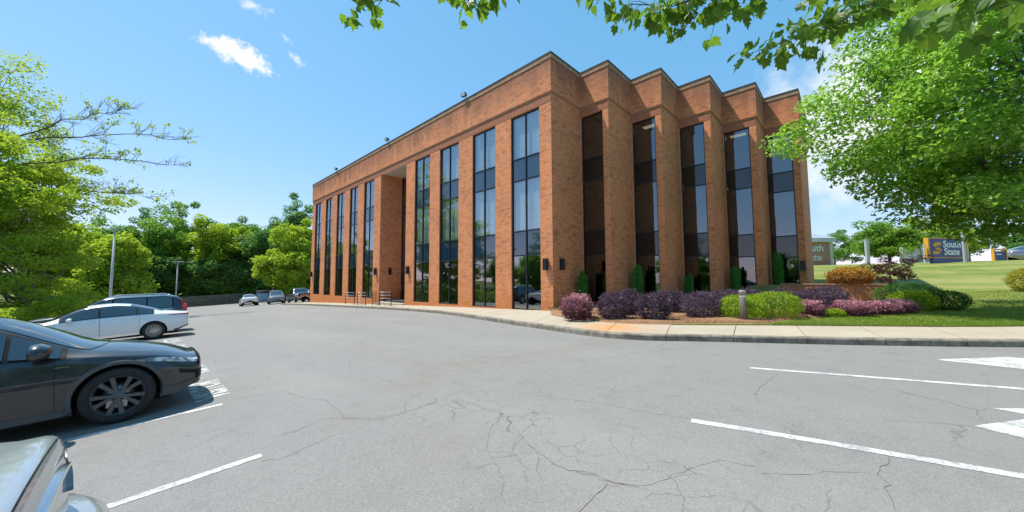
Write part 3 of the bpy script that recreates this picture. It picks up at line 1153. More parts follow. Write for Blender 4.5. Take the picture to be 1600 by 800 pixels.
def flood(x, y, z, aim, label, group):
    r_ = empty('floodlight', (x, y, z), aim, label, 'floodlight', group)
    MB().tube([(0.12, 0, -.06), (0.02, 0, .06), (-.05, 0, .16)], .022).build('arm', M['steel'], r_)
    b = MB()
    b.add([(-.10, -.17, .10), (-.10, .17, .10), (-.16, .17, .33), (-.16, -.17, .33), (.10, -.12, .16), (.10, .12, .16), (.06, .12, .32), (.06, -.12, .32)],
          [(0, 1, 2, 3), (7, 6, 5, 4), (4, 5, 1, 0), (5, 6, 2, 1), (6, 7, 3, 2), (7, 4, 0, 3)])
    b.build('housing', M['black'], r_)
    b = MB()
    b.add([(-.104, -.14, .12), (-.104, .14, .12), (-.162, .14, .31), (-.162, -.14, .31)], [(0, 1, 2, 3)])
    b.build('lens', M['steel'], r_)


FG = 'floodlights along the roof edge'
flood(FX - .12, FY + 6.35, ROOF, .1, 'roof edge floodlight nearest the near building corner', FG)
flood(FX - .12, FY + 16.0, ROOF, .1, 'roof edge floodlight above the recessed entrance', FG)
flood(FX - .12, FY + 26.6, ROOF, .1, 'roof edge floodlight nearest the far left end of the facade', FG)
# ------------------------------------------------------------------ cars
def hermite(xs, ys, x):
    xs, ys = np.array(xs, float), np.array(ys, float)
    h = np.diff(xs)
    dl = np.diff(ys) / h
    m_ = np.zeros(len(xs))
    m_[0], m_[-1] = dl[0], dl[-1]
    for i in range(1, len(xs) - 1):
        m_[i] = 0 if dl[i - 1] * dl[i] <= 0 else 2 * dl[i - 1] * dl[i] / (dl[i - 1] + dl[i])
    i = np.clip(np.searchsorted(xs, x) - 1, 0, len(xs) - 2)
    t_ = (x - xs[i]) / h[i]
    return ((2 * t_ ** 3 - 3 * t_ ** 2 + 1) * ys[i] + (t_ ** 3 - 2 * t_ ** 2 + t_) * h[i] * m_[i] + (-2 * t_ ** 3 + 3 * t_ ** 2) * ys[i + 1] + (t_ ** 3 - t_ ** 2) * h[i] * m_[i + 1])


def paint(name, col, metal=0.0, rough=.28, fleck=0.0):
    t = NT(name)
    p = t.obj()
    dirt = t.noise(p, 3.0, 6, .65)
    c = t.mix(t.math('MULTIPLY', t.ramp(dirt, .5, .8), .12), col, (.25, .24, .22))
    t.pbr(c, t.math('ADD', t.math('MULTIPLY', t.noise(p, 9, 4), .12), rough - .06), metal, None, 1.0, .5)
    return t.m


M['paint_black'] = paint('paint_black', (.005, .008, .013), .0, .34)
M['paint_white'] = paint('paint_white', (.74, .75, .76), 0)
M['paint_navy'] = paint('paint_navy', (.020, .024, .040), .3)
M['paint_silver'] = paint('paint_silver', (.30, .32, .33), .75)
M['paint_grey'] = paint('paint_grey', (.20, .21, .22), .5)
t = NT('car_glass')
t.pbr((.012, .016, .018), .02, spec=.9, ior=1.75, coat=.6)
M['car_glass'] = t.m
M['trim'] = simple('trim_black', (.012, .012, .013), .5, spec=.15)
M['cladding'] = simple('cladding', (.075, .08, .085), .55)
M['chrome'] = simple('chrome', (.75, .76, .77), .12, 1.0, var=.03)
M['tyre'] = simple('tyre', (.022, .022, .023), .85, var=.3, scale=14, bump=.1)
M['rim_grey'] = simple('rim_grey', (.10, .105, .112), .42, .4)
M['rim_silver'] = simple('rim_silver', (.48, .48, .48), .3, .85)
M['disc'] = simple('brake_disc', (.35, .35, .35), .35, .9)
t = NT('red_lens')
t.pbr(t.mix(t.ramp(t.noise(t.obj(), 30, 2), .4, .6), (.42, .008, .012), (.55, .02, .02)), .12, coat=1.0)
M['red'] = t.m
t = NT('lamp_lens')
t.pbr(t.mix(t.ramp(t.noise(t.obj(), 14, 3), .4, .65), (.10, .11, .12), (.62, .64, .66)), .08, coat=1.0)
M['lamp'] = t.m
M['smoked'] = simple('smoked_lens', (.05, .012, .012), .12, coat=1.0)
M['amber'] = simple('amber_lens', (.55, .20, .02), .15, coat=1.0)
M['plate'] = simple('number_plate', (.78, .80, .82), .4, var=.05)


class Shell:
    def __init__(s, S, N=84, seg=(8, 8, 10, 10), K=8):
        s.S = S
        xr, xf = S['x']
        xs = np.linspace(xr, xf, N)
        s.xs, s.N, s.K = xs, N, K
        c = lambda k: hermite([p_[0] for p_ in S[k]], [p_[1] for p_ in S[k]], xs)
        zb, zm, zs, zr, zc = c('zb'), c('zm'), c('zs'), c('zr'), c('zc')
        pt = c('plan')
        W2 = S['W'] / 2
        wb, wm, ws, wr = W2 * .93 * pt, W2 * pt, c('ws') * pt * W2, c('wr') * pt * W2
        n1, n2, n3, n4 = seg
        s.J = [0, n1, n1 + n2, n1 + n2 + n3, n1 + n2 + n3 + n4]
        H = []
        for i in range(N):
            P0, P1, P2, P3 = (wb[i], zb[i]), (wm[i], zm[i]), (ws[i], zs[i]), (wr[i], zr[i])
            L_ = []
            for (a, b, n) in ((P0, P1, n1), (P1, P2, n2), (P2, P3, n3)):
                for k in range(n):
                    f = k / n
                    L_.append((a[0] + (b[0] - a[0]) * f, a[1] + (b[1] - a[1]) * f))
            for k in range(n4 + 1):
                f = k / n4
                L_.append((wr[i] * (1 - f), zr[i] + (zc[i] - zr[i]) * (1 - (1 - f) ** 2)))
            A_ = np.array(L_)
            full = np.concatenate([A_, (A_ * [-1, 1])[-2::-1]])
            for _ in range(S.get('smooth', 3)):
                full[1:-1] = .25 * full[:-2] + .5 * full[1:-1] + .25 * full[2:]
            H.append(full)
        H = np.array(H)                       # N, T, 2   (y>0 first = left side)
        G_ = np.concatenate([np.broadcast_to(xs[:, None, None], (N, H.shape[1], 1)), H], 2)

        def cap(sec, x, sgn, depth, e):
            r_ = []
            zc_ = (sec[:, 1].min() * .45 + sec[:, 1].max() * .55)
            for k in range(1, K + 1):
                u = k / K
                sc = math.cos(u * PI / 2) if k < K else 0.0
                off = depth * (1 - abs(sc) ** e) ** (1 / e)
                r_.append(np.stack([np.full(len(sec), x + sgn * off), sec[:, 0] * sc, zc_ + (sec[:, 1] - zc_) * sc], 1))
            return r_
        fr = cap(H[-1], xs[-1], 1, *S.get('nose', (.12, 2.6)))
        rr = cap(H[0], xs[0], -1, *S.get('tail', (.10, 3.0)))
        s.G = np.concatenate([np.array(rr[::-1]), G_, np.array(fr)])
        s.T = s.G.shape[1]

    def px(s, x):
        """x position along the car -> station index"""
        return s.K + (x - s.xs[0]) / (s.xs[-1] - s.xs[0]) * (s.N - 1)

    def at(s, p, t_):
        p = np.clip(p, 0, s.G.shape[0] - 1.001)
        t_ = np.clip(t_, 0, s.T - 1.001)
        i, j = np.floor(p).astype(int), np.floor(t_).astype(int)
        a, b = (p - i)[..., None], (t_ - j)[..., None]
        g_ = s.G
        return (g_[i, j] * (1 - a) + g_[i + 1, j] * a) * (1 - b) + (g_[i, j + 1] * (1 - a) + g_[i + 1, j + 1] * a) * b

    def nrm(s, p, t_):
        e = .35
        du = s.at(p + e, t_) - s.at(p - e, t_)
        dv = s.at(p, t_ + e) - s.at(p, t_ - e)
        n = np.cross(du, dv)
        l = np.linalg.norm(n, axis=-1, keepdims=True)
        n = n / np.maximum(l, 1e-9)
        ctr = np.array([0, 0, .7])
        P_ = s.at(p, t_)
        d_ = P_ - ctr
        d_[..., 0] *= .35
        sg = np.sign((n * d_).sum(-1, keepdims=True))
        return n * np.where(sg == 0, 1, sg)

    def patch(s, fn, nu, nv, off, mat, name, parent, skirt=True, flip=False):
        """(u, v) in 0..1 -> (station, section index); a thin panel standing off the shell by off"""
        u, v = np.meshgrid(np.linspace(0, 1, nu), np.linspace(0, 1, nv), indexing='ij')
        p, t_ = fn(u, v)
        P_ = s.at(p, t_)
        Nn = s.nrm(p, t_)
        Q = (P_ + Nn * off).reshape(-1, 3)
        I = np.arange(nu * nv).reshape(nu, nv)
        F = np.stack([I[:-1, :-1], I[1:, :-1], I[1:, 1:], I[:-1, 1:]], -1).reshape(-1, 4)
        # orient outward
        a, b, c_ = Q[F[:, 0]], Q[F[:, 1]], Q[F[:, 3]]
        if (np.cross(b - a, c_ - a) * Nn.reshape(-1, 3)[F[:, 0]]).sum() < 0:
            F = F[:, ::-1]
        if skirt:
            ring = np.concatenate([I[:, 0], I[-1, 1:], I[-2::-1, -1], I[0, -2:0:-1]])
            B_ = (P_ - Nn * .004).reshape(-1, 3)[ring]
            nb = len(Q)
            n = len(ring)
            k = np.arange(n)
            F2 = np.stack([nb + k, nb + (k + 1) % n, nb + n + (k + 1) % n, nb + n + k], 1)
            Q = np.concatenate([Q, Q[ring], B_])
            F = np.concatenate([F, F2])
        return link(name, np_mesh(name, Q, F, mat, None, True), parent)

    def body(s, mat, name, parent, arches):
        G_ = s.G.copy()
        P_, T = G_.shape[:2]
        V = G_.reshape(-1, 3)
        I = np.arange(P_ * T).reshape(P_, T)
        F = np.stack([I[:-1, :-1], I[1:, :-1], I[1:, 1:], I[:-1, 1:]], -1).reshape(-1, 4)[:, ::-1]
        side = np.abs(V[:, 1]) > s.S['W'] * .30
        for (cx, cz, r_) in arches:
            d = np.hypot(V[:, 0] - cx, V[:, 2] - cz)
            ins = (d < r_) & side & (V[:, 2] < cz + r_)
            gone = ins[F].all(1)
            F = F[~gone]
            used = np.zeros(len(V), bool)
            used[F.ravel()] = True
            mv = ins & used
            dd = np.maximum(d[mv], 1e-6)
            V[mv, 0] = cx + (V[mv, 0] - cx) / dd * r_
            V[mv, 2] = cz + (V[mv, 2] - cz) / dd * r_
        return link(name, np_mesh(name, V, F, mat, None, True), parent)

    def yside(s, x, z):
        """half width of the side at (x, z)"""
        sec = s.at(np.full(s.J[2] + 3, s.px(x)), np.arange(s.J[2] + 3).astype(float))
        return float(np.interp(z, sec[:, 2], sec[:, 1]))


def wheel(x, y, z, r_, w, parent, rim, style, sgn, n=30):
    hub = MB().lathe([(.02, -.02), (r_ * .42, -.02), (r_ * .42, .01), (.02, .01)], 'y', 20)
    hub.box(r_ * .2, r_ * .46, -.05, .05, -.10, .10)
    o_ = hub.build('wheel', M['disc'], parent)
    o_.location = (x, y, z)
    o_.rotation_euler = (0, random.uniform(0, 6), 0)
    hw = w / 2
    ri = r_ * .70
    prof = [(ri, -hw * .8), (ri + .015, -hw), (r_ * .86, -hw * 1.04), (r_ * .96, -hw * .92), (r_, -hw * .70), (r_ * 1.003, 0), (r_, hw * .70), (r_ * .96, hw * .92), (r_ * .86, hw * 1.04), (ri + .015, hw), (ri, hw * .8)]
    MB().lathe(prof, 'y', n).build('tyre', M['tyre'], o_)
    b = MB()
    f = sgn * hw
    b.lathe([(ri * .99, -hw * .8), (ri * .90, -hw * .5), (ri * .88, hw * .5 * sgn * 0 + .0), (ri * .90, f * .6), (ri * .985, f * .90), (ri * 1.0, f * .98), (ri * 1.02, f * .9)], 'y', n)
    fy = f * .72
    b.lathe([(.0, fy + sgn * .03), (.05, fy + sgn * .028), (.075, fy), (.07, fy - sgn * .05)], 'y', 14)
    ns = {'twin': 5, 'mesh': 15, 'five': 5}[style]

    def spoke(a0, a1, w0, w1, r0, r1):
        ca, sa = math.cos(a0), math.sin(a0)
        cb, sb = math.cos(a1), math.sin(a1)
        pa, pb = Vector((ca * r0, 0, sa * r0)), Vector((cb * r1, 0, sb * r1))
        d = (pb - pa).normalized()
        nn = Vector((-d.z, 0, d.x))
        vs = []
        for (p_, ww, yy) in ((pa, w0, fy + sgn * .022), (pb, w1, f * .86)):
            for (sx, dy) in ((-1, -.035 * sgn), (-1, 0), (1, 0), (1, -.035 * sgn)):
                q_ = p_ + nn * (ww * sx * (.5 if dy == 0 else .62))
                vs.append((q_.x, yy + dy, q_.z))
        b.add(vs, [(0, 1, 5, 4), (1, 2, 6, 5), (2, 3, 7, 6), (3, 0, 4, 7)])
    for k in range(ns):
        a = 2 * PI * k / ns
        if style == 'twin':
            spoke(a - .12, a - .26, .034, .052, .045, ri * .97)
            spoke(a + .12, a + .26, .034, .052, .045, ri * .97)
        elif style == 'mesh':
            spoke(a, a + .30, .017, .015, .06, ri * .97)
            spoke(a, a - .30, .017, .015, .06, ri * .97)
        else:
            spoke(a, a, .085, .10, .04, ri * .97)
    b.build('rim', rim, o_)
    return o_


def make_car(name, S, label, cat, pos, rz, group=None):
    root = empty(name, (0, 0, 0), 0, label, cat, group)
    x, y = pos
    f = Vector((math.cos(rz), math.sin(rz)))
    l = Vector((-f.y, f.x))
    gx = (G(x + f.x, y + f.y) - G(x - f.x, y - f.y)) / 2
    gy = (G(x + l.x, y + l.y) - G(x - l.x, y - l.y)) / 2
    X = Vector((f.x, f.y, gx)).normalized()
    Y = Vector((l.x, l.y, gy))
    Z = X.cross(Y).normalized()
    Y = Z.cross(X)
    root.matrix_world = Matrix(((X.x, Y.x, Z.x, x), (X.y, Y.y, Z.y, y), (X.z, Y.z, Z.z, G(x, y) + .006), (0, 0, 0, 1)))
    sh = Shell(S, S.get('N', 84), K=S.get('K', 8))
    r_ = S['r']
    ar = r_ + S.get('gap', .055)
    arches = [(S['wx'][0], r_, ar), (S['wx'][1], r_, ar)]
    sh.body(S['mat'], 'body', root, arches)
    W2 = S['W'] / 2
    x0, x1 = S['x']
    # underbody and wheel housings
    ub = MB().box(x0 + .25, x1 - .25, -W2 * .80, W2 * .80, S['zb0'] - .03, S['zb0'] + .06)
    ub.build('underbody', M['trim'], root)
    for (cx, cz, a_) in arches:
        for sg in (1, -1):
            lin = MB()
            n = 18
            yo = W2 * .97 * float(np.interp(cx, [p_[0] for p_ in S['plan']], [p_[1] for p_ in S['plan']])) - .012
            vs = []
            for k in range(n + 1):
                an = R(-25) + R(230) * k / n
                cxx, czz = cx + math.cos(an) * (a_ + .004), max(cz + math.sin(an) * (a_ + .004), .10)
                vs += [(cxx, sg * yo, czz), (cxx, sg * (yo - .36), czz)]
            lin.add(vs, [(2 * k, 2 * k + 1, 2 * k + 3, 2 * k + 2) for k in range(n)])
            vs = [(cx + math.cos(R(-25) + R(230) * k / n) * (a_ + .004), sg * (yo - .355), max(cz + math.sin(R(-25) + R(230) * k / n) * (a_ + .004), .10)) for k in range(n + 1)]
            lin.add(vs, [tuple(range(n + 1))])
            lin.build('wheel_housing', M['trim'], root)
    # lips of the arches
    if S.get('lip'):
        for (cx, cz, a_) in arches:
            for sg in (1, -1):
                lb = MB()
                n = 26
                vs = []
                for k in range(n + 1):
                    an = R(-14) + R(208) * k / n
                    for rr_, oo in ((a_ - .006, -.02), (a_ - .004, .012), (a_ + .045, .010), (a_ + .055, -.008)):
                        xx, zz = cx + math.cos(an) * rr_, cz + math.sin(an) * rr_
                        zz = max(zz, S['zb0'] - .02)
                        vs.append((xx, sg * (sh.yside(min(max(xx, x0 + .02), x1 - .02), zz) + oo), zz))
                lb.add(vs, [(4 * k + j, 4 * k + j + 1, 4 * k + j + 5, 4 * k + j + 4) for k in range(n) for j in range(3)], smooth=True)
                lb.build('arch_trim', S['lip'], root)
    for cx in S['wx']:
        for sg in (1, -1):
            wy = W2 * float(np.interp(cx, [p_[0] for p_ in S['plan']], [p_[1] for p_ in S['plan']])) - S['tw'] / 2 - .012
            wheel(cx, sg * wy, r_, r_, S['tw'], root, S['rim'], S['style'], sg, S.get('wn', 30))
    J = sh.J
    T = sh.T - 1
    px = sh.px

    def side(fn, sg):
        """fn gives (station, section) for the left side, mirrored for the right"""
        if sg > 0:
            return fn
        return lambda u, v: (lambda a: (a[0], T - a[1]))(fn(u, v))
    mk = S.get('detail', 1)
    # glasshouse
    for sg in (1, -1):
        for (xa, xb) in S['side_windows']:
            lo, hi = J[2] + S.get('win_lo', 1.2), J[3] - S.get('win_hi', 1.0)
            fn = side(lambda u, v, xa=xa, xb=xb, lo=lo, hi=hi: (px(xa + (xb - xa) * u), lo + (hi - lo) * v), sg)
            w_ = sh.patch(fn, 26, 6, .010, M['car_glass'], 'side_window', root)
        xa, xb = S['side_windows'][0][0], S['side_windows'][-1][1]
        lo, hi = J[2] + S.get('win_lo', 1.2) - .7, J[3] - S.get('win_hi', 1.0) + .7
        fn = side(lambda u, v: (px(min(xa, xb) - .05 + (abs(xb - xa) + .10) * u), lo + (hi - lo) * v), sg)
        sh.patch(fn, 60, 8, .005, M['trim'], 'window_surround', root)
        if S.get('chrome'):
            fn = side(lambda u, v: (px(min(xa, xb) - .04 + (abs(xb - xa) + .08) * u), lo - .55 + .5 * v), sg)
            sh.patch(fn, 60, 3, .012, M['chrome'], 'window_trim', root)
            fn = side(lambda u, v: (px(min(xa, xb) - .04 + (abs(xb - xa) + .08) * u), hi + .05 + .4 * v), sg)
            sh.patch(fn, 60, 3, .012, M['chrome'], 'window_trim', root)
    wa, wb_ = S['windscreen']
    bow = S.get('bow', .16)
    tr = J[3] + .7

    def ws_fn(u, v, xa, xb, bw):
        t_ = tr + (T - 2 * tr) * u
        c_ = 1 - np.abs(2 * u - 1) ** 2.2
        return px(xa + (xb - xa) * v + bw * c_ * (1 - v * .6)), t_
    sh.patch(lambda u, v: ws_fn(u, v, wa, wb_, bow), 24, 10, .008, M['car_glass'], 'windscreen', root)
    if S.get('rear_window'):
        ra, rb = S['rear_window']
        sh.patch(lambda u, v: ws_fn(u, v, ra, rb, -S.get('rbow', .08)), 24, 10, .008, M['car_glass'], 'rear_window', root)
    # doors
    if mk:
        for sg in (1, -1):
            for (xa, xb) in S['doors']:
                lo, hi = 1.4, J[2] + .35
                seam = side(lambda u, v, xa=xa, xb=xb: (px(xa - .006 + (xb - xa + .012) * u + S.get('dlean', 0) * 0 * v), lo - .05 + (hi - lo + .1) * v), sg)
                sh.patch(seam, 8, 16, .0012, M['trim'], 'door_seam', root, False)
                fn = side(lambda u, v, xa=xa, xb=xb: (px(xa + (xb - xa) * u), lo + (hi - lo) * v), sg)
                d_ = sh.patch(fn, 16, 24, .004, S['mat'], 'door', root, False)
                hx, hz = (xa + .22 if S.get('hfront', 0) == 0 else xb - .2), 0
                hp = sh.at(np.array([px(xa + .18)]), np.array([J[2] - 2.2]))[0]
                hm = MB()
                hy = hp[1] + .022
                hm.tube([(hp[0] - .10, hy - .022, hp[2]), (hp[0] - .085, hy, hp[2]), (hp[0] + .085, hy, hp[2] + .004), (hp[0] + .10, hy - .022, hp[2] + .004)], .013, 6)
                if sg < 0:
                    hm.v = [(a, -b, c_) for a, b, c_ in hm.v]
                hm.build('handle', M['chrome'] if S.get('chrome') else S['mat'], d_)
            # sill strip
            fn = side(lambda u, v: (px(S['wx'][1] + ar + .06 + (S['wx'][0] - S['wx'][1] - 2 * ar - .12) * u), .1 + 1.5 * v), sg)
            sh.patch(fn, 30, 4, .010, S.get('sill', M['cladding']), 'sill_trim', root)
        for (p_, q_) in S.get('mirror', []):
            for sg in (1, -1):
                y_ = sh.yside(p_, q_ - .02)
                m_ = MB()
                ms = S.get('msize', 1.0)
                c_ = Vector((p_ - .02, y_ + .17, q_ + .03))
                prof = []
                vs, fs = [], []
                nseg, nr = 10, 10
                for a in range(nseg + 1):
                    ph = PI * a / nseg
                    for b in range(nr):
                        th_ = 2 * PI * b / nr
                        ex = ms * .085 * math.sin(ph) ** .6 * math.cos(th_) * (1.25 if math.cos(th_) > 0 else .55)
                        ez_ = ms * .078 * math.sin(ph) ** .6 * math.sin(th_)
                        ey = -ms * .125 * math.cos(ph)
                        vs.append((c_.x + ex, sg * (c_.y + ey), c_.z + ez_ - .012 * ey / .12))
                for a in range(nseg):
                    for b in range(nr):
                        fs.append((a * nr + b, a * nr + (b + 1) % nr, (a + 1) * nr + (b + 1) % nr, (a + 1) * nr + b))
                m_.add(vs, fs, smooth=True)
                mo = m_.build('mirror', S['mat'], root)
                MB().bar((p_ + .03, sg * (y_ - .03), q_ - .05), (p_, sg * (y_ + .12), q_ - .02), .07, .035).build('mirror_arm', M['trim'], mo)
    for item in S.get('patches', []):
        nm, mt, off, fn, both = item
        for sg in ((1, -1) if both else (1,)):
            sh.patch(side(lambda u, v: fn(u, v, px, J, T, sh), sg), 22, 8, off, mt, nm, root)
    for fn in S.get('extra', []):
        fn(root, sh)
    return root


def base_spec(**k):
    d = dict(zb=[(-3, .22), (3, .22)], zb0=.20, gap=.055)
    d.update(k)
    return d


# --- black electric crossover, nose towards the aisle
SUV = base_spec(x=(-2.40, 2.36), W=2.0, mat=M['paint_black'], r=.372, tw=.27, wx=(1.575, -1.40), rim=M['rim_grey'], style='twin', lip=M['cladding'], wn=44,
                zb=[(-2.4, .34), (-2.0, .25), (1.9, .22), (2.2, .24), (2.36, .30)], zb0=.21,
                zm=[(-2.4, .70), (2.0, .62), (2.36, .58)],
                zs=[(-2.4, .98), (-1.2, 1.02), (.6, .985), (1.3, .94), (1.9, .845), (2.2, .76), (2.36, .70)],
                zr=[(-2.4, 1.04), (-2.1, 1.20), (-1.5, 1.40), (-.6, 1.56), (.05, 1.56), (.5, 1.42), (1.0, 1.14), (1.22, 1.035), (1.6, .965), (2.0, .875), (2.36, .745)],
                zc=[(-2.4, 1.06), (-2.1, 1.26), (-1.5, 1.50), (-.6, 1.665), (.05, 1.66), (.5, 1.53), (1.0, 1.27), (1.32, 1.09), (1.7, 1.02), (2.1, .90), (2.36, .77)],
                ws=[(-2.4, .90), (0, .945), (1.3, .955), (2.0, .94), (2.36, .90)],
                wr=[(-2.4, .70), (-1, .66), (.1, .64), (.8, .72), (1.2, .80), (1.6, .78), (2.1, .74), (2.36, .66)],
                plan=[(-2.4, .86), (-2.0, .95), (-1.0, 1.0), (1.0, 1.0), (1.6, .995), (2.0, .95), (2.25, .88), (2.36, .82)],
                nose=(.14, 3.0), tail=(.10, 3), side_windows=[(-1.6, -.52), (-.47, .62), (.66, 1.06)], windscreen=(1.30, .12), rear_window=(-2.25, -1.3),
                doors=[(-.88, -.02), (0.0, 1.02)], mirror=[(.90, 1.07)], msize=1.35, smooth=3,
                patches=[('headlight', M['lamp'], .006, lambda u, v, px, J, T, sh: (px(1.74 + .60 * u) + 1.4 * u, J[2] - 2.7 - 1.0 * u + v * (.9 + 3.6 * u ** .8)), True),
                         ('grille', M['trim'], .006, lambda u, v, px, J, T, sh: (px(2.36) + 1.0 + .9 * v, J[1] + 1 + (T - 2 * J[1] - 2) * u), False),
                         ('intake', M['trim'], .006, lambda u, v, px, J, T, sh: (px(2.36) + .6 + 2.2 * v, 2.5 + 4.0 * u), True),
                         ('bumper_trim', M['cladding'], .012, lambda u, v, px, J, T, sh: (px(2.02 + .34 * u), .2 + 2.4 * v), True),
                         ('fog_trim', M['trim'], .008, lambda u, v, px, J, T, sh: (px(2.2 + .16 * u) + 1.2 * u, J[1] - 1.5 - 1.8 * u + v * 1.6), True),
                         ('badge', M['chrome'], .010, lambda u, v, px, J, T, sh: (px(1.02 + .13 * u), J[2] - 2.6 + .25 * v), True)])
make_car('parked_car', SUV, 'black electric crossover parked nose out in the stall nearest the camera', 'car', (-1.71, 8.40), 0)

# --- white saloon, tail towards the aisle
SED = base_spec(x=(-2.42, 2.36), W=1.90, mat=M['paint_white'], r=.34, tw=.245, wx=(1.52, -1.46), rim=M['rim_silver'], style='mesh', wn=30, gap=.05, sill=M['chrome'],
                zb=[(-2.42, .40), (-2.1, .27), (2.1, .22), (2.36, .28)], zb0=.20,
                zm=[(-2.42, .70), (2.0, .60), (2.36, .56)],
                zs=[(-2.42, .90), (-1.6, .965), (0, .93), (1.3, .87), (2.0, .77), (2.36, .66)],
                zr=[(-2.42, .965), (-2.0, 1.03), (-1.75, 1.05), (-1.3, 1.20), (-.8, 1.335), (-.3, 1.385), (.2, 1.36), (.6, 1.23), (1.05, 1.00), (1.25, .945), (2.0, .83), (2.36, .70)],
                zc=[(-2.42, .985), (-2.0, 1.06), (-1.78, 1.10), (-1.3, 1.28), (-.8, 1.425), (-.3, 1.475), (.2, 1.45), (.6, 1.33), (1.05, 1.09), (1.35, .985), (2.0, .865), (2.36, .72)],
                ws=[(-2.42, .91), (0, .93), (1.5, .95), (2.36, .90)], wr=[(-2.42, .78), (-1.8, .72), (-1, .66), (0, .64), (.7, .72), (1.15, .80), (2.0, .76), (2.36, .68)],
                plan=[(-2.42, .86), (-2.1, .94), (-1.2, 1.0), (1.2, 1.0), (1.9, .95), (2.2, .88), (2.36, .80)],
                nose=(.15, 2.4), tail=(.12, 2.6), side_windows=[(-1.42, -1.02), (-.98, -.06), (0.0, .86)], windscreen=(1.28, .25), rear_window=(-1.72, -.82), chrome=True,
                doors=[(-1.06, -.05), (-.03, 1.0)], mirror=[(.66, .98)], win_lo=1.4, win_hi=.9,
                patches=[('tail_light', M['red'], .016, lambda u, v, px, J, T, sh: (px(-1.88 - .54 * u) - 3.0 * u, J[2] - 2.0 + 1.0 * u + v * (.5 + 2.6 * u)), True),
                         ('bumper_trim', M['trim'], .010, lambda u, v, px, J, T, sh: (px(-2.05 - .37 * u) - 2.4 * u, .2 + 1.0 * v), True),
                         ('number_plate', M['plate'], .012, lambda u, v, px, J, T, sh: (px(-2.42) - 2.0 - 2.0 * v, T / 2 - 9 + 18 * u), False),
                         ('headlight', M['lamp'], .006, lambda u, v, px, J, T, sh: (px(1.85 + .5 * u), J[2] - .5 + v * 1.6), True)])
for _k in ('zs', 'zr', 'zc'):
    SED[_k] = [(a, b * 1.03) for a, b in SED[_k]]
make_car('parked_car', SED, 'white saloon parked tail out between the black crossover and the dark estate', 'car', (-1.02, 21.20), PI)

# --- dark estate behind it
EST = base_spec(x=(-2.40, 2.30), W=1.93, mat=M['paint_navy'], r=.37, tw=.25, wx=(1.50, -1.48), rim=M['rim_silver'], style='five', wn=24,
                zb=[(-2.4, .42), (-2.1, .30), (2.1, .25), (2.3, .30)], zb0=.24,
                zm=[(-2.4, .78), (2.0, .70), (2.3, .66)],
                zs=[(-2.4, 1.07), (0, 1.06), (1.3, 1.03), (2.0, .96), (2.3, .86)],
                zr=[(-2.4, 1.26), (-2.28, 1.46), (-2.1, 1.61), (-1.5, 1.70), (-.2, 1.71), (.15, 1.66), (.55, 1.45), (1.0, 1.17), (1.25, 1.09), (2.0, 1.02), (2.3, .91)],
                zc=[(-2.4, 1.32), (-2.28, 1.53), (-2.1, 1.68), (-1.5, 1.765), (-.2, 1.775), (.15, 1.73), (.55, 1.54), (1.0, 1.26), (1.35, 1.13), (2.0, 1.06), (2.3, .94)],
                ws=[(-2.4, .92), (0, .94), (2.3, .92)], wr=[(-2.4, .70), (-1, .72), (0, .71), (.8, .76), (1.2, .82), (2.3, .76)],
                plan=[(-2.4, .91), (-2.1, .96), (-1.2, 1.0), (1.4, 1.0), (2.0, .95), (2.3, .86)],
                nose=(.12, 3), tail=(.09, 3.5), side_windows=[(-1.95, -1.15), (-1.1, -.12), (-.07, .80)], windscreen=(1.26, .20), rear_window=(-2.40, -2.30), rbow=0, chrome=True,
                doors=[(-1.1, -.12), (-.10, .95)], mirror=[(.66, 1.12)],
                patches=[('tail_light', M['red'], .012, lambda u, v, px, J, T, sh: (px(-2.26 - .10 * v - .05 * (1 - u)) - 1.5 * v, J[2] - 3.0 + 12.5 * u), True),
                         ('headlight', M['amber'], .008, lambda u, v, px, J, T, sh: (px(2.0 + .3 * u), J[2] - 1.0 + v * 1.4), True)],
                extra=[lambda root, sh: [MB().tube([(-1.9, sg * .66, 1.73), (-1.7, sg * .66, 1.815), (-.2, sg * .66, 1.84), (.05, sg * .66, 1.77)], .02, 6).build('roof_rail', M['chrome'], root) for sg in (1, -1)]])
for _k in ('zs', 'zr', 'zc'):
    EST[_k] = [(a, b * 1.015) for a, b in EST[_k]]
make_car('parked_car', EST, 'dark navy estate with tall red tail lights parked beyond the white saloon', 'car', (-.85, 23.95), PI)

def near_bumper(root, sh):
    """rear bumper standing out below the boot lid"""
    n, vs = 40, []
    prof = [(-.10, .34), (.10, .38), (.145, .50), (.15, .62), (.125, .70), (.07, .735), (-.10, .75)]
    for i in range(n + 1):
        a = -PI / 2 + PI * i / n
        ca, sa = math.cos(a), math.sin(a)
        yy = math.copysign(abs(sa) ** .55, sa) * .86
        xx = -2.36 - .22 * abs(ca) ** .7
        for o_, z in prof:
            vs.append((xx - o_ * (.35 + .65 * abs(ca)), yy * (1 + o_ * .42), z))
    m_ = len(prof)
    MB().add(vs, [(i * m_ + k, i * m_ + k + 1, (i + 1) * m_ + k + 1, (i + 1) * m_ + k) for i in range(n) for k in range(m_ - 1)], smooth=True).build('bumper', M['paint_bright_silver'], root)


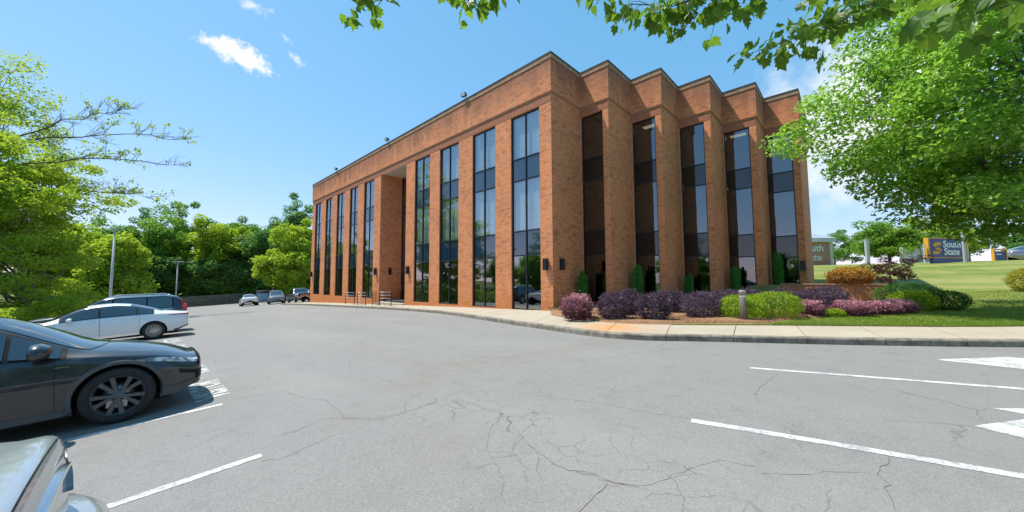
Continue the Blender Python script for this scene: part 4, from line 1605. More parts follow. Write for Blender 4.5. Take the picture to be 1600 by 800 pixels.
# --- silver saloon whose boot reaches into the lower left corner
NEAR = dict(SED)
M['paint_bright_silver'] = paint('paint_bright_silver', (.34, .36, .38), .25, .30)
NEAR.update(mat=M['paint_bright_silver'], plan=[(-2.42, .80), (-2.3, .88), (-2.1, .94), (-1.2, 1.0), (1.2, 1.0), (1.9, .95), (2.2, .88), (2.36, .80)], N=110, chrome=False, sill=M['trim'],
            zs=[(-2.42, .93), (-1.6, .97), (0, .93), (1.3, .87), (2.0, .77), (2.36, .66)],
            zr=[(-2.42, 1.02), (-2.0, 1.06), (-1.75, 1.08), (-1.3, 1.20), (-.8, 1.335), (-.3, 1.385), (.2, 1.36), (.6, 1.23), (1.05, 1.00), (1.25, .945), (2.0, .83), (2.36, .70)],
            zc=[(-2.42, 1.04), (-2.0, 1.09), (-1.78, 1.12), (-1.3, 1.28), (-.8, 1.425), (-.3, 1.475), (.2, 1.45), (.6, 1.33), (1.05, 1.09), (1.35, .985), (2.0, .865), (2.36, .72)],
            tail=(.15, 5.0),
            extra=[near_bumper],
            K=16, patches=[('tail_light', M['smoked'], .005, lambda u, v, px, J, T, sh: (px(-2.42) - 6.4 - 1.4 * v, J[2] + 2 + 8.0 * u), True),
                           ('chrome_strip', M['chrome'], .018, lambda u, v, px, J, T, sh: (px(-2.42) - 8.4 - .5 * v, J[2] - 3 + (T - 2 * J[2] + 6) * u), False),
                           ('boot_seam', M['trim'], .003, lambda u, v, px, J, T, sh: (px(-2.42) - 3.2 - .25 * v, J[2] + (T - 2 * J[2]) * u), False)])
for _k in ('zs', 'zr', 'zc'):
    NEAR[_k] = [(a, b * (1.09 if a < -1.5 else 1.04)) for a, b in NEAR[_k]]
make_car('parked_car', NEAR, 'silver grey saloon, only its glossy boot lid and bumper showing in the near corner', 'car', (-2.72, 2.12), PI)

# --- small cars at the far end of the lot
FARW = dict(SED)
FARW.update(N=50, detail=0, wn=16, style='five', chrome=False)
make_car('parked_car', FARW, 'small white saloon seen from behind, standing alone far across the lot', 'car', (9.9, 57.5), R(84))
FSUV = dict(EST)
FSUV.update(mat=M['paint_grey'], N=50, detail=0, wn=16, extra=[])
make_car('parked_car', FSUV, 'dark grey compact car parked left of the far pickup truck', 'car', (12.6, 55.8), R(-100))
FBLU = dict(EST)
FBLU.update(mat=M['paint_navy'], N=50, detail=0, wn=16, extra=[])
make_car('parked_car', FBLU, 'dark blue car half hidden by the far corner of the office', 'car', (17.6, 57.5), R(-95))
PICK = base_spec(x=(-2.85, 2.75), W=2.03, mat=M['paint_silver'], r=.40, tw=.28, wx=(1.85, -1.85), rim=M['rim_silver'], style='five', wn=18, N=60, detail=0, smooth=2,
                 zb=[(-2.85, .45), (2.0, .42), (2.75, .34)], zb0=.40, zm=[(-2.85, .80), (2.75, .78)], zs=[(-2.85, 1.14), (0, 1.18), (1.4, 1.17), (2.75, 1.08)],
                 zr=[(-2.85, 1.16), (-.98, 1.17), (-.86, 1.80), (-.3, 1.86), (.35, 1.83), (1.02, 1.26), (1.2, 1.21), (2.75, 1.13)],
                 zc=[(-2.85, 1.18), (-.98, 1.19), (-.86, 1.84), (-.3, 1.92), (.35, 1.89), (1.05, 1.30), (1.3, 1.25), (2.75, 1.17)],
                 ws=[(-2.85, .97), (2.75, .96)], wr=[(-2.85, .90), (-1, .88), (-.8, .76), (.4, .74), (1.1, .84), (2.75, .84)],
                 plan=[(-2.85, .97), (-2.4, 1), (2.0, 1), (2.75, .93)], nose=(.12, 4), tail=(.06, 4), side_windows=[(-.72, .02), (.08, .82)], windscreen=(1.08, .42), rear_window=None, doors=[],
                 patches=[('grille', M['trim'], .01, lambda u, v, px, J, T, sh: (px(2.75) + 1.5 + 3.5 * v, J[1] + 3 + (T - 2 * J[1] - 6) * u), False),
                          ('bumper_trim', M['cladding'], .02, lambda u, v, px, J, T, sh: (px(2.75) + .2 + 2.2 * v, .5 + 6.5 * u), True),
                          ('headlight', M['lamp'], .01, lambda u, v, px, J, T, sh: (px(2.75) - .5 + 2.0 * u, J[2] - 4.5 + 3.0 * v), True)])
make_car('pickup_truck', PICK, 'light silver pickup truck facing the camera beside the far end of the office', 'truck', (15.0, 54.5), R(-93))
# ------------------------------------------------------------------ foliage


def leaf_mat(name, c1, c2, c3, trans=.38, tcol=None, rough=.45, spec=.35):
    """c1 -> c2 over the per-leaf tint, a few c3; light shines through the blades"""
    t = NT(name)
    ti = t.n('ShaderNodeAttribute', attribute_name='tint').outputs['Fac']
    oi = t.n('ShaderNodeObjectInfo').outputs['Random']
    c = t.mix(ti, c1, c2)
    c = t.mix(t.math('MULTIPLY', t.ramp(ti, .86, .98), .8), c, c3)
    c = t.mix(t.math('MULTIPLY', oi, .22), c, tuple(k * 1.5 for k in c2))
    tcol = tcol or tuple(min(1, k * 1.7) for k in c2)
    tc_ = t.mix(.55, c, tcol)
    b = t.n('ShaderNodeBsdfPrincipled', {'Base Color': c, 'Roughness': rough, 'Specular IOR Level': spec}).outputs[0]
    tr = t.n('ShaderNodeBsdfTranslucent', {'Color': tc_}).outputs[0]
    t.surf(t.n('ShaderNodeMixShader', {0: trans, 1: b, 2: tr}).outputs[0])
    return t.m


M['leaf_maple'] = leaf_mat('leaf_maple', (.095, .240, .024), (.270, .470, .060), (.50, .62, .18), .53, (.52, .84, .09), .33, .7)
M['leaf_yellow'] = leaf_mat('leaf_yellowgreen', (.150, .280, .022), (.340, .455, .045), (.50, .50, .07), .52, (.62, .78, .04))
M['leaf_dark'] = leaf_mat('leaf_dark', (.055, .155, .040), (.160, .300, .065), (.26, .38, .06), .42)
M['leaf_mid'] = leaf_mat('leaf_mid', (.075, .185, .020), (.200, .340, .036), (.30, .42, .04), .46)
M['leaf_lime'] = leaf_mat('leaf_lime', (.17, .30, .010), (.33, .47, .016), (.42, .50, .03), .35, (.4, .5, .03))
M['leaf_box'] = leaf_mat('leaf_box', (.028, .105, .014), (.080, .220, .024), (.12, .28, .03), .28)
M['leaf_purple'] = leaf_mat('leaf_purple', (.052, .030, .050), (.185, .130, .180), (.24, .15, .20), .22, (.18, .08, .14), .42, .5)
M['leaf_pink'] = leaf_mat('leaf_pink', (.090, .045, .070), (.56, .26, .32), (.72, .46, .48), .3, (.5, .15, .18))
M['leaf_cypress'] = leaf_mat('leaf_cypress', (.045, .19, .036), (.14, .40, .075), (.2, .46, .08), .35)
M['leaf_orange'] = leaf_mat('leaf_orange', (.22, .075, .012), (.52, .24, .020), (.58, .36, .03), .3, (.6, .3, .02))
M['leaf_red'] = leaf_mat('leaf_darkred', (.040, .018, .018), (.105, .050, .042), (.18, .10, .06), .3, (.2, .06, .04))
M['leaf_gold'] = leaf_mat('leaf_gold', (.24, .22, .012), (.45, .40, .02), (.5, .32, .03), .3, (.5, .45, .02))
M['bark'] = simple('bark', (.115, .092, .072), .95, var=.45, scale=7, bump=.6)
M['bark_grey'] = simple('bark_grey', (.20, .18, .155), .95, var=.4, scale=7, bump=.5)


def leaves_np(C, Nrm, size, tint, asp=.62, fold=.22, rg=rng):
    """kite shaped leaves folded along the midrib: C centres, Nrm normals"""
    n = len(C)
    Nrm = Nrm / np.maximum(np.linalg.norm(Nrm, axis=1, keepdims=True), 1e-9)
    rv = rg.normal(size=(n, 3))
    A_ = np.cross(Nrm, rv)
    A_ /= np.maximum(np.linalg.norm(A_, axis=1, keepdims=True), 1e-9)
    B_ = np.cross(Nrm, A_)
    s = (size if hasattr(size, '__len__') else np.full(n, size))[:, None] * rg.uniform(.5, 1.35, (n, 1))
    base = C - A_ * s * .5
    tip = C + A_ * s * .5 - Nrm * s * .12
    l_ = C + B_ * s * asp * .5 + Nrm * s * fold - A_ * s * .08
    r_ = C - B_ * s * asp * .5 + Nrm * s * fold - A_ * s * .08
    V = np.stack([base, r_, tip, l_], 1).reshape(-1, 3)
    k = np.arange(n)[:, None] * 4
    F = np.concatenate([np.concatenate([k, k + 1, k + 2], 1), np.concatenate([k, k + 2, k + 3], 1)])
    return V, F, np.concatenate([tint, tint])


def foliage(name, C, Nrm, size, tint, mat, parent, **kw):
    V, F, T_ = leaves_np(C, Nrm, size, np.clip(tint, 0, 1), **kw)
    o_ = link(name, np_mesh(name, V, F, mat, {'tint': ('FACE', T_)}), parent)
    o_['kind'] = 'stuff'
    return o_


def unit(n, rg=rng):
    v = rg.normal(size=(n, 3))
    return v / np.linalg.norm(v, axis=1, keepdims=True)


def bend(a, b, sag, n=6, jit=.0):
    a, b = Vector(a), Vector(b)
    pts = []
    for i in range(n + 1):
        f = i / n
        p_ = a.lerp(b, f)
        p_.z += sag * math.sin(f * PI)
        if 0 < i < n and jit:
            p_ += Vector((random.uniform(-jit, jit), random.uniform(-jit, jit), random.uniform(-jit, jit)))
        pts.append(p_)
    return pts


def make_tree(name, base, label, cat, crown_c, crown_r, mat, nclump=60, nleaf=220, leaf=.30, clump=.9, trunk_r=.22, bark='bark', group=None, fork=.35, seed=1,
              shell=.55, gap=0.0, flat=.7, low=-1.0, limbs=26, lean=(0, 0), zmin=None):
    rg = np.random.default_rng(seed)
    bx, by = base
    bz = G(bx, by) if base[0] < 13 or base[1] > 12 else HL(bx, by)
    root = empty(name, (bx, by, bz), 0, label, cat, group)
    cc = np.array(crown_c, float) - [bx, by, bz]
    cr = np.array(crown_r, float)
    d = unit(nclump * 3, rg)
    d = d[d[:, 2] > low][:nclump]
    rad = rg.uniform(shell, 1.0, (len(d), 1)) ** .8
    lump = 1 + .22 * np.sin(d[:, :1] * 5.1 + seed) * np.sin(d[:, 1:2] * 4.3 + seed * 2) + .18 * np.sin(d[:, 2:] * 6 + seed) + rg.normal(0, .045, (len(d), 1))
    K_ = cc + d * cr * rad * lump
    if zmin is not None:
        K_[:, 2] = np.maximum(K_[:, 2], zmin - bz + .35 * rg.random(len(K_)) ** 2 * 4)
    # trunk and limbs
    tb = MB()
    top = Vector((cc[0], cc[1], cc[2] + cr[2] * .55))
    fk = Vector((lean[0], lean[1], max(.9, fork * (cc[2]))))
    trunk = [Vector((0, 0, -.3)), Vector((lean[0] * .2, lean[1] * .2, fk.z * .35)), fk, fk.lerp(top, .35) + Vector((rg.normal() * .15, rg.normal() * .15, 0)), fk.lerp(top, .7) + Vector((rg.normal() * .2, rg.normal() * .2, 0)), top]
    tb.tube(trunk, [trunk_r * 1.35, trunk_r, trunk_r * .85, trunk_r * .6, trunk_r * .36, trunk_r * .1], 9)
    order = rg.permutation(len(K_))[:limbs]
    for i in order:
        e = Vector(K_[i])
        f = min(max((e.z - fk.z) / max(top.z - fk.z, .1) - .25, 0), .8)
        s_ = fk.lerp(top, f)
        L_ = (e - s_).length
        w = trunk_r * (.42 - .25 * f)
        tb.tube(bend(s_, e, .10 * L_, 5, .05 * L_), [w, w * .8, w * .6, w * .42, w * .28, w * .12], 6)
        for _ in range(3):
            j = Vector(K_[rg.integers(len(K_))])
            m_ = s_.lerp(e, rg.uniform(.4, .8)) + Vector((0, 0, .06 * L_))
            q_ = m_ + (j - m_).normalized() * min((j - m_).length, L_ * .45)
            tb.tube(bend(m_, q_, .03 * L_, 3, .03 * L_), [w * .4, w * .28, w * .18, w * .06], 5)
    tb.build('trunk', M[bark], root)
    ctint = rg.uniform(.15, .85, len(K_))
    C, Nn, T_ = [], [], []
    for i, k in enumerate(K_):
        if rg.random() < gap:
            continue
        n = int(nleaf * rg.uniform(.6, 1.3))
        u = unit(n, rg) * rg.uniform(.25, 1.0, (n, 1)) ** .55
        sc = clump * rg.uniform(.7, 1.35)
        P_ = k + u * [sc, sc, sc * flat]
        C.append(P_)
        nn = unit(n, rg) * .75 + [0, 0, .85] + u * .5
        Nn.append(nn)
        T_.append(np.clip(ctint[i] + rg.normal(0, .20, n), 0, 1))
    C, Nn, T_ = np.concatenate(C), np.concatenate(Nn), np.concatenate(T_)
    foliage('crown', C, Nn, leaf, T_, M[mat], root, rg=rg)
    return root


def shrub(x, y, r, h, label, mat, leaf=.075, n=2600, group=None, name='shrub', cat='shrub', seed=1, base_z=None, rz=0, up=.35, jitter=.10, tint_by_height=False, rx=1.0, dome=2.2, spike=0.0, asp=.6):
    rg = np.random.default_rng(seed)
    z = HL(x, y) + .02 if base_z is None else base_z
    root = empty(name, (x, y, z), rz, label, cat, group)
    sb = MB()
    for k in range(7):
        a = 2 * PI * k / 7 + rg.uniform(0, .5)
        e = Vector((math.cos(a) * r * .6, math.sin(a) * r * .6 * rx, h * rg.uniform(.55, .85)))
        sb.tube(bend((math.cos(a) * .05, math.sin(a) * .05, -.08), e, .02, 3, .02), [.018, .014, .010, .004], 5)
    sb.build('stem', M['bark'], root)
    d = unit(n * 2, rg)
    d = d[d[:, 2] > -.93][:n]
    m_ = len(d)
    # super-ellipsoid dome with lumps
    lump = 1 + jitter * (np.sin(d[:, 0] * 7 + seed) * np.sin(d[:, 1] * 6 + 2 * seed) + .8 * np.sin(d[:, 2] * 9 + d[:, 0] * 5 + seed)) + rg.normal(0, .035, m_)
    e_ = dome
    k = (np.abs(d[:, 0]) ** e_ + np.abs(d[:, 1]) ** e_ + np.abs(d[:, 2]) ** e_) ** (-1 / e_)
    rad = 1 - np.abs(rg.normal(0, .13, m_))
    rad = np.where(rg.random(m_) < spike, rad + rg.uniform(0, .22, m_), rad)
    hz = h * .55
    P_ = d * (k * lump * rad)[:, None] * [r, r * rx, h * .54]
    P_[:, 2] += h * .46
    P_[:, 2] = np.maximum(P_[:, 2], .02)
    nn = d * .9 + unit(m_, rg) * .8 + [0, 0, up]
    T_ = rg.uniform(.1, .8, m_) + .14 * np.sin(d[:, 0] * 6 + seed) + rg.normal(0, .08, m_)
    if tint_by_height:
        T_ = (P_[:, 2] / h - .36) * 1.7 + rg.normal(0, .28, m_)
    foliage('foliage', P_, nn, leaf, T_, M[mat], root, rg=rg, asp=asp)
    return root


# ---- loropetalum, dome shrubs and clipped cypresses of the bed
PG = 'purple shrubs along the end wall'
SH = [(10.22, 6.75, .56, .86, 'pink flushed shrub at the left end of the bed by the near building corner', 'leaf_pink', True, 'pink leaved shrubs in the bed'),
      (10.95, 5.80, .57, .88, 'dark purple shrub directly right of the pink shrub by the building corner', 'leaf_purple', False, PG),
      (12.34, 5.94, .52, .95, 'dark purple shrub set back between the two largest front ones, below the first clipped cypress', 'leaf_purple', False, PG),
      (11.55, 4.70, .60, .90, 'dark purple shrub standing foremost on the mulch left of the bollard', 'leaf_purple', False, PG),
      (13.72, 4.86, .55, .86, 'dark purple shrub set back on the mulch below the second clipped cypress', 'leaf_purple', False, PG),
      (13.0, 3.66, .66, .88, 'wide dark purple shrub next to the left lime green mound', 'leaf_purple', False, PG),
      (14.9, 3.45, .66, .86, 'dark purple shrub behind the bollard and the left lime green mound', 'leaf_purple', False, PG),
      (16.3, 3.0, .66, .85, 'dark purple shrub peeping out between the two lime green mounds', 'leaf_purple', False, PG),
      (16.9, 1.95, .70, .86, 'dark purple shrub behind the right lime green mound', 'leaf_purple', False, PG),
      (17.3, .85, .72, .90, 'dark purple shrub at the left foot of the low brick planter wall', 'leaf_purple', False, PG),
      (18.9, .75, .70, .90, 'dark purple shrub closest to the last corner of the stepped end wall', 'leaf_purple', False, PG),
      (15.3, 1.02, .36, .52, 'small pink shrub tucked against the right lime green mound', 'leaf_pink', True, 'pink leaved shrubs in the bed'),
      (16.35, .05, .58, .56, 'low pink shrub in front of the planter wall, left of its neighbours', 'leaf_pink', True, 'pink leaved shrubs in the bed'),
      (17.3, -.62, .52, .50, 'low pink shrub in the middle before the planter wall', 'leaf_pink', True, 'pink leaved shrubs in the bed'),
      (18.15, -1.08, .52, .52, 'low pink shrub at the right end before the planter wall, beside the green dome', 'leaf_pink', True, 'pink leaved shrubs in the bed')]
for i, (x, y, r_, h, lab, mt, tb_, gp) in enumerate(SH):
    r_ *= .88
    h *= .94 if 'low pink' not in lab else .80
    shrub(x, y, r_, h, lab, mt, .066, 4600, gp, 'loropetalum', 'shrub', 11 + i, None, i * .7, .3, .10, tb_, 1.0, 2.2, .24, .42)
shrub(13.35, 2.60, .70, .74, 'lime green mound shrub behind the bollard', 'leaf_lime', .055, 4600, 'lime green mound shrubs', 'mound_shrub', 'shrub', 31, None, 0, .5, .05)
shrub(14.40, 1.90, .78, .82, 'larger lime green mound shrub right of the bollard', 'leaf_lime', .055, 5000, 'lime green mound shrubs', 'mound_shrub', 'shrub', 32, None, 1, .5, .05)
shrub(19.4, -1.55, .62, .72, 'lime green mound shrub in front of the clipped dark green domes', 'leaf_lime', .055, 4200, 'lime green mound shrubs', 'mound_shrub', 'shrub', 33, None, 2, .5, .05)
shrub(20.9, -1.55, .98, .92, 'large clipped dark green dome shrub at the end of the planter wall', 'leaf_box', .05, 7000, 'clipped green domes', 'dome_shrub', 'shrub', 34, None, 0, .4, .02)
shrub(20.2, -2.35, .66, .70, 'smaller clipped dark green dome shrub overlapping the large one', 'leaf_box', .05, 5000, 'clipped green domes', 'dome_shrub', 'shrub', 35, None, 0, .4, .02)
shrub(15.6, -.10 + .55, .26, .24, 'tiny lime shrub on the mulch between two low pink shrubs', 'leaf_lime', .05, 900, None, 'mound_shrub', 'shrub', 36, None, 0, .5, .05)
shrub(22.75, .06, .78, .84, 'orange leaved round shrub on the low planter wall', 'leaf_orange', .07, 5200, None, 'orange_shrub', 'shrub', 37, None, 0, .4, .10, True, 1, 2.2, .15)
shrub(28.0, -6.0, .80, 1.05, 'gold and green bush on the lawn at the right edge of the picture', 'leaf_gold', .07, 4000, None, 'gold_shrub', 'shrub', 38, None, 0, .4, .08)


def cypress(x, y, r, h, label, seed):
    rg = np.random.default_rng(seed)
    z = HL(x, y)
    root = empty('clipped_cypress', (x, y, z), rg.uniform(0, 3), label, 'cypress', 'clipped column cypresses')
    MB().tube([(0, 0, -.1), (.02, 0, .5), (0, .02, h * .85)], [.045, .035, .015], 6).build('stem', M['bark'], root)
    n = 4200
    a = rg.uniform(0, 2 * PI, n)
    k = rg.integers(0, 15, n)            # upright sprays of differing height
    ang = np.linspace(0, 2 * PI, 15, endpoint=False) + rg.normal(0, .2, 15)
    top = h * rg.uniform(.82, 1.06, 15)
    off = r * rg.uniform(.35, .85, 15)
    f = rg.uniform(.03, 1, n)
    wid = r * .36 * np.sqrt(np.clip(1.05 - f ** 4, 0, 1)) * rg.uniform(.2, 1, n)
    P_ = np.stack([np.cos(ang[k]) * off[k] + np.cos(a) * wid, np.sin(ang[k]) * off[k] + np.sin(a) * wid, f * top[k]], 1)
    nn = np.stack([np.cos(ang[k]) + np.cos(a), np.sin(ang[k]) + np.sin(a), np.full(n, .25)], 1) + unit(n, rg) * .6
    tt = rg.uniform(.1, .9, 15)[k] + rg.normal(0, .18, n)
    foliage('foliage', P_, nn, .095, tt, M['leaf_cypress'], root, rg=rg, asp=.4)


ORD = ['first from the left, beside the near corner', 'second from the left', 'third from the left, the middle one', 'fourth from the left, above the bollard', 'fifth and rightmost, by the last pier']
for k in range(5):
    ix, iy = plan[2 + 2 * k]
    hgt = [1.62, 1.85, 1.42, 1.70, 1.78][k]
    cypress(ix - .72, iy - .44, [.24, .27, .22, .25, .26][k], hgt, 'clipped column cypress before the end wall glass, ' + ORD[k], 50 + k)

# ---- small dark red maple by the domes
make_tree('japanese_maple', (24.2, -1.3), 'small feathery dark red maple behind the clipped green domes', 'tree', (24.2, -1.3, 2.0), (1.05, 1.05, .85), 'leaf_red', 26, 120, .085, .30, .035, 'bark', None, .3, 61, .3, .1, .45, -.6, 20)

# ---- big maple on the right
make_tree('maple_tree', (18.4, -5.6), 'big leafy green maple on the lawn whose crown fills the right side', 'tree', (18.1, -4.45, 7.4), (4.7, 4.8, 5.4), 'leaf_maple', 640, 180, .155, .80, .24, 'bark_grey', None, .42, 71, .5, 0, .55, -.95, 60, zmin=3.22)

# ---- tall tree at the left edge and its bare branches
lt = make_tree('left_tree', (-6.2, 47.0), 'tall yellow green tree at the left edge, its grey trunk above the parked cars', 'tree', (-8.3, 46.6, 6.2), (5.6, 6.2, 8.8), 'leaf_yellow', 400, 190, .24, 1.15, .24, 'bark_grey', None, .2, 81, .3, .05, .5, -.9, 50)
make_tree('left_tree', (-10.5, 54.0), 'loose crowned tall tree rising behind the yellow green one at the left edge', 'tree', (-9.6, 54.0, 13.0), (5.2, 5.5, 10.0), 'leaf_yellow', 110, 120, .24, 1.0, .2, 'bark_grey', None, .4, 83, .35, .1, .7, -.9, 40)
# ------------------------------------------------------------------ branches bare at the top of the left tree
rg = np.random.default_rng(5)
bb = MB()
tw_c, tw_n = [], []
o0 = Vector(lt.location)
for (a, e) in [((-9.4, 47.2, 11.6), (2.4, 41.5, 14.2)), ((-8.6, 46.8, 10.2), (1.8, 41.0, 11.6)), ((-8.0, 46.8, 12.4), (-.8, 42.6, 16.2)), ((-7.6, 46.6, 8.6), (.2, 42, 8.6))]:
    a, e = Vector(a) - o0, Vector(e) - o0
    L_ = (e - a).length
    main = bend(a, e, .06 * L_, 9, .22)
    bb.tube(main, [.055 * (1 - i / 10) + .009 for i in range(10)], 6)
    for k in range(38):
        f = rg.uniform(.22, 1.0)
        i = min(int(f * 9), 8)
        p0 = main[i].lerp(main[i + 1], f * 9 - i)
        d = ((e - a).normalized() * rg.uniform(.4, 1.1) + Vector((rg.normal() * .5, rg.normal() * .5, abs(rg.normal()) * .75 + .05 - (.45 if rg.random() < .4 else 0))))
        l_ = rg.uniform(.6, 2.1) * (1.15 - f * .5)
        p1 = p0 + d.normalized() * l_
        bb.tube(bend(p0, p1, .05, 3, .05), [.022, .016, .011, .005], 4)
        for _ in range(4):
            g_ = rg.uniform(.3, 1)
            s_ = p0.lerp(p1, g_)
            q_ = s_ + (d.normalized() + Vector(rg.normal(size=3)) * .55).normalized() * rg.uniform(.25, .8)
            bb.tube([s_, s_.lerp(q_, .5) + Vector(rg.normal(size=3)) * .03, q_], [.011, .008, .004], 4)
            if rg.random() < .16:
                for _k in range(9):
                    tw_c.append(np.array(q_) + rg.normal(size=3) * .13)
bb.build('branch', M['bark'], lt)
tw_c = np.array(tw_c)
foliage('sprig', tw_c, unit(len(tw_c)) + [0, 0, .7], .22, rng.uniform(.2, .9, len(tw_c)), M['leaf_yellow'], lt)

# ------------------------------------------------------------------ trees along the left side and the back of the lot
TR = [  # x, y, top z, radius, kind, label
    (-7.74, 83.28, 11.7, 5.4, 'leaf_yellow', 'bright yellow green tree left of the far lamp post, behind the parked cars'),
    (-6.07, 96.0, 12.6, 6.4, 'leaf_mid', 'rounded green tree in the tree line just left of the tall dark one'),
    (-2.21, 110.8, 16.6, 6.6, 'leaf_dark', 'tall dark green tree in the tree line, left of the grey lamp post'),
    (1.95, 96.3, 13.2, 4.9, 'leaf_mid', 'narrow mid green tree above the grey lamp post'),
    (6.57, 105.9, 17.4, 6.6, 'leaf_mid', 'tall tree with ragged twin tops in the middle of the tree line'),
    (10.7, 92.9, 13.8, 4.8, 'leaf_yellow', 'light yellow green tree in the gap above the wooden fence'),
    (16.2, 98.8, 17.4, 6.9, 'leaf_mid', 'flat topped tree spreading like an umbrella above the far white car'),
    (18.2, 88.0, 13.6, 4.6, 'leaf_dark', 'dark green tree behind the blue skip'),
    (24.4, 93.1, 20.0, 6.0, 'leaf_dark', 'tallest round dark green tree, beside the far building corner'),
    (19.3, 75.6, 11.1, 4.7, 'leaf_yellow', 'broad bright yellow green tree in front of the tallest one by the office'),
    (-2.81, 75.2, 7.2, 3.6, 'leaf_yellow', 'small bright tree with hanging boughs behind the estate roof'),
    (9.37, 91.4, 6.0, 3.6, 'leaf_dark', 'low dark conifer like tree behind the middle of the fence'),
    (1.37, 94.0, 6.6, 4.4, 'leaf_dark', 'low dark shrubby tree right behind the grey lamp post'),
    (14.2, 90.5, 5.6, 3.6, 'leaf_dark', 'low dark shrubby tree behind the right end of the fence'),
    (28.5, 83.0, 8.5, 4.5, 'leaf_dark', 'dark tree hidden behind the far corner of the office')]
for i, (x, y, tz, r_, mt, lab) in enumerate(TR):
    gz_ = G(x, y)
    hh_ = tz - gz_
    low_tree = hh_ < 10.5
    cz_ = gz_ + hh_ * (.52 if not low_tree else .5)
    umb = 'umbrella' in lab
    make_tree('broadleaf_tree', (x, y), lab, 'tree', (x, y, cz_ if not umb else gz_ + hh_ * .55), (r_, r_, hh_ * (.50 if not umb else .44)), mt, 190, 150, .46, 1.15, .26 + r_ * .02, 'bark', 'trees at the back of the lot', .28, 100 + i, .30, .05, .85, -.98, 26)
# low growth behind the fence
n = 9000
xx = rng.uniform(-12, 30, n)
yy = rng.uniform(90, 97, n)
zz = gz(xx, yy) + rng.uniform(0, 1, n) * (3.6 + 1.4 * np.sin(xx * .9) + np.sin(xx * 2.3))
C = np.stack([xx, yy, zz], 1)
o_ = foliage('undergrowth', C, unit(n) + [0, -.4, .6], .55, rng.uniform(0, .8, n), M['leaf_mid'], None)
# trees along the left kerb, seen in the glass of the facade
proto = make_tree('kerb_tree', (-9.0, 36.0), 'bushy green tree beyond the parking stalls, outside the left edge', 'tree', (-9.0, 36.0, 4.4), (3.6, 4.2, 5.0), 'leaf_mid', 90, 150, .34, 1.1, .2, 'bark', 'trees along the left kerb', .26, 140, .3, .05, .6, -.95, 16)
KL = ['first', 'second', 'third', 'fourth', 'fifth', 'sixth', 'seventh', 'eighth', 'ninth', 'tenth', 'eleventh', 'twelfth', 'thirteenth']
for k, (x, y, s_) in enumerate([(-9.6, 29.5, .66), (-9.2, 22.5, .60), (-13.8, 15.0, .62), (-23.4, 8.0, .62), (-24.0, 1.0, .66), (-22, -7, .8), (-12, -16, 1.2), (-4, -24, 1.15), (5, -30, 1.2), (14, -34, 1.1), (-14, 33, .85), (-20, 19, .8), (-29, 4, .9)]):
    c_ = copy_tree(proto)
    c_.location = (x, y, G(x, y))
    c_.scale = (s_, s_, s_)
    c_['label'] = 'bushy green tree outside the frame, mirrored in the facade glass, %s from the far end' % KL[k]
    c_.rotation_euler = (0, 0, k * 1.7)
proto.scale = (.72, .72, .66)
# hedge along the left kerb
n = 9000
xx = rng.uniform(-7.0, -5.2, n)
yy = rng.uniform(26, 62, n)
zz = gz(xx, yy) + rng.uniform(.05, 1.45, n)
hr = empty('hedge', (-6, 44, G(-6, 44)), 0, 'low bright green hedge behind the parked cars at the left edge', 'hedge')
MB().tube([(0, -17, .4), (0, 0, -.1), (0, 17, -.6)], .05, 5).build('stem', M['bark'], hr)
foliage('foliage', np.stack([xx + 6, yy - 44, zz - G(-6, 44)], 1), unit(n) + [.2, -.3, .8], .2, rng.uniform(0, 1, n), M['leaf_yellow'], hr)

# ------------------------------------------------------------------ right background trees
for i, (x, y, tz, r_, mt, lab) in enumerate([
        (58.5, -3.2, 7.6, 3.2, 'leaf_mid', 'green tree between the bank and the white yard wall'),
        (66.0, -7.0, 9.0, 4.2, 'leaf_yellow', 'bright tree behind the white yard wall, left of the blue sign'),
        (62.0, -14.5, 6.2, 3.2, 'leaf_dark', 'dark rounded tree just right of the blue sign'),
        (68.0, -22.0, 8.0, 4.5, 'leaf_mid', 'green tree behind the small blue board at the right edge'),
        (75.0, -28.0, 9.0, 5.5, 'leaf_mid', 'wide green tree at the far right edge behind the parked car'),
        (80.0, -12.0, 10.0, 5.0, 'leaf_dark', 'far dark green tree beyond the blue sign'),
        (84.0, 2.0, 9.0, 5.0, 'leaf_mid', 'far green tree between the bank gable and the white yard wall'),
        (88.0, -24.0, 9.0, 6.0, 'leaf_mid', 'far green tree in the gap between the two signs'),
        (92.0, -36.0, 10.0, 6.5, 'leaf_dark', 'far dark tree on the right edge skyline')]):
    b0 = HL(x, y)
    make_tree('broadleaf_tree', (x, y), lab, 'tree', (x, y, b0 + (tz - b0) * .55), (r_, r_, (tz - b0) * .50), mt, 60, 130, .30, .9, .16, 'bark', 'trees beyond the lawn', .3, 160 + i, .35, .05, .6, -.9, 14)

# ------------------------------------------------------------------ maple overhead: trunk behind the camera, boughs reaching into the frame
M['leaf_big'] = leaf_mat('leaf_overhead', (.040, .115, .016), (.115, .22, .022), (.2, .30, .03), .5, (.30, .50, .03), .4, .4)
t = NT('leaf_autumn')
t.pbr(t.mix(t.ramp(t.noise(t.obj(), 20, 3), .3, .7), (.75, .42, .03), (.55, .22, .02)), .5)
M['leaf_autumn'] = t.m
lob = [(0, 0), (.12, .03), (.30, -.02), (.33, .12), (.50, .24), (.37, .38), (.46, .62), (.26, .60), (.16, .74), (0, 1.0)]
outl = lob + [(-x, y) for x, y in lob[-2:0:-1]]


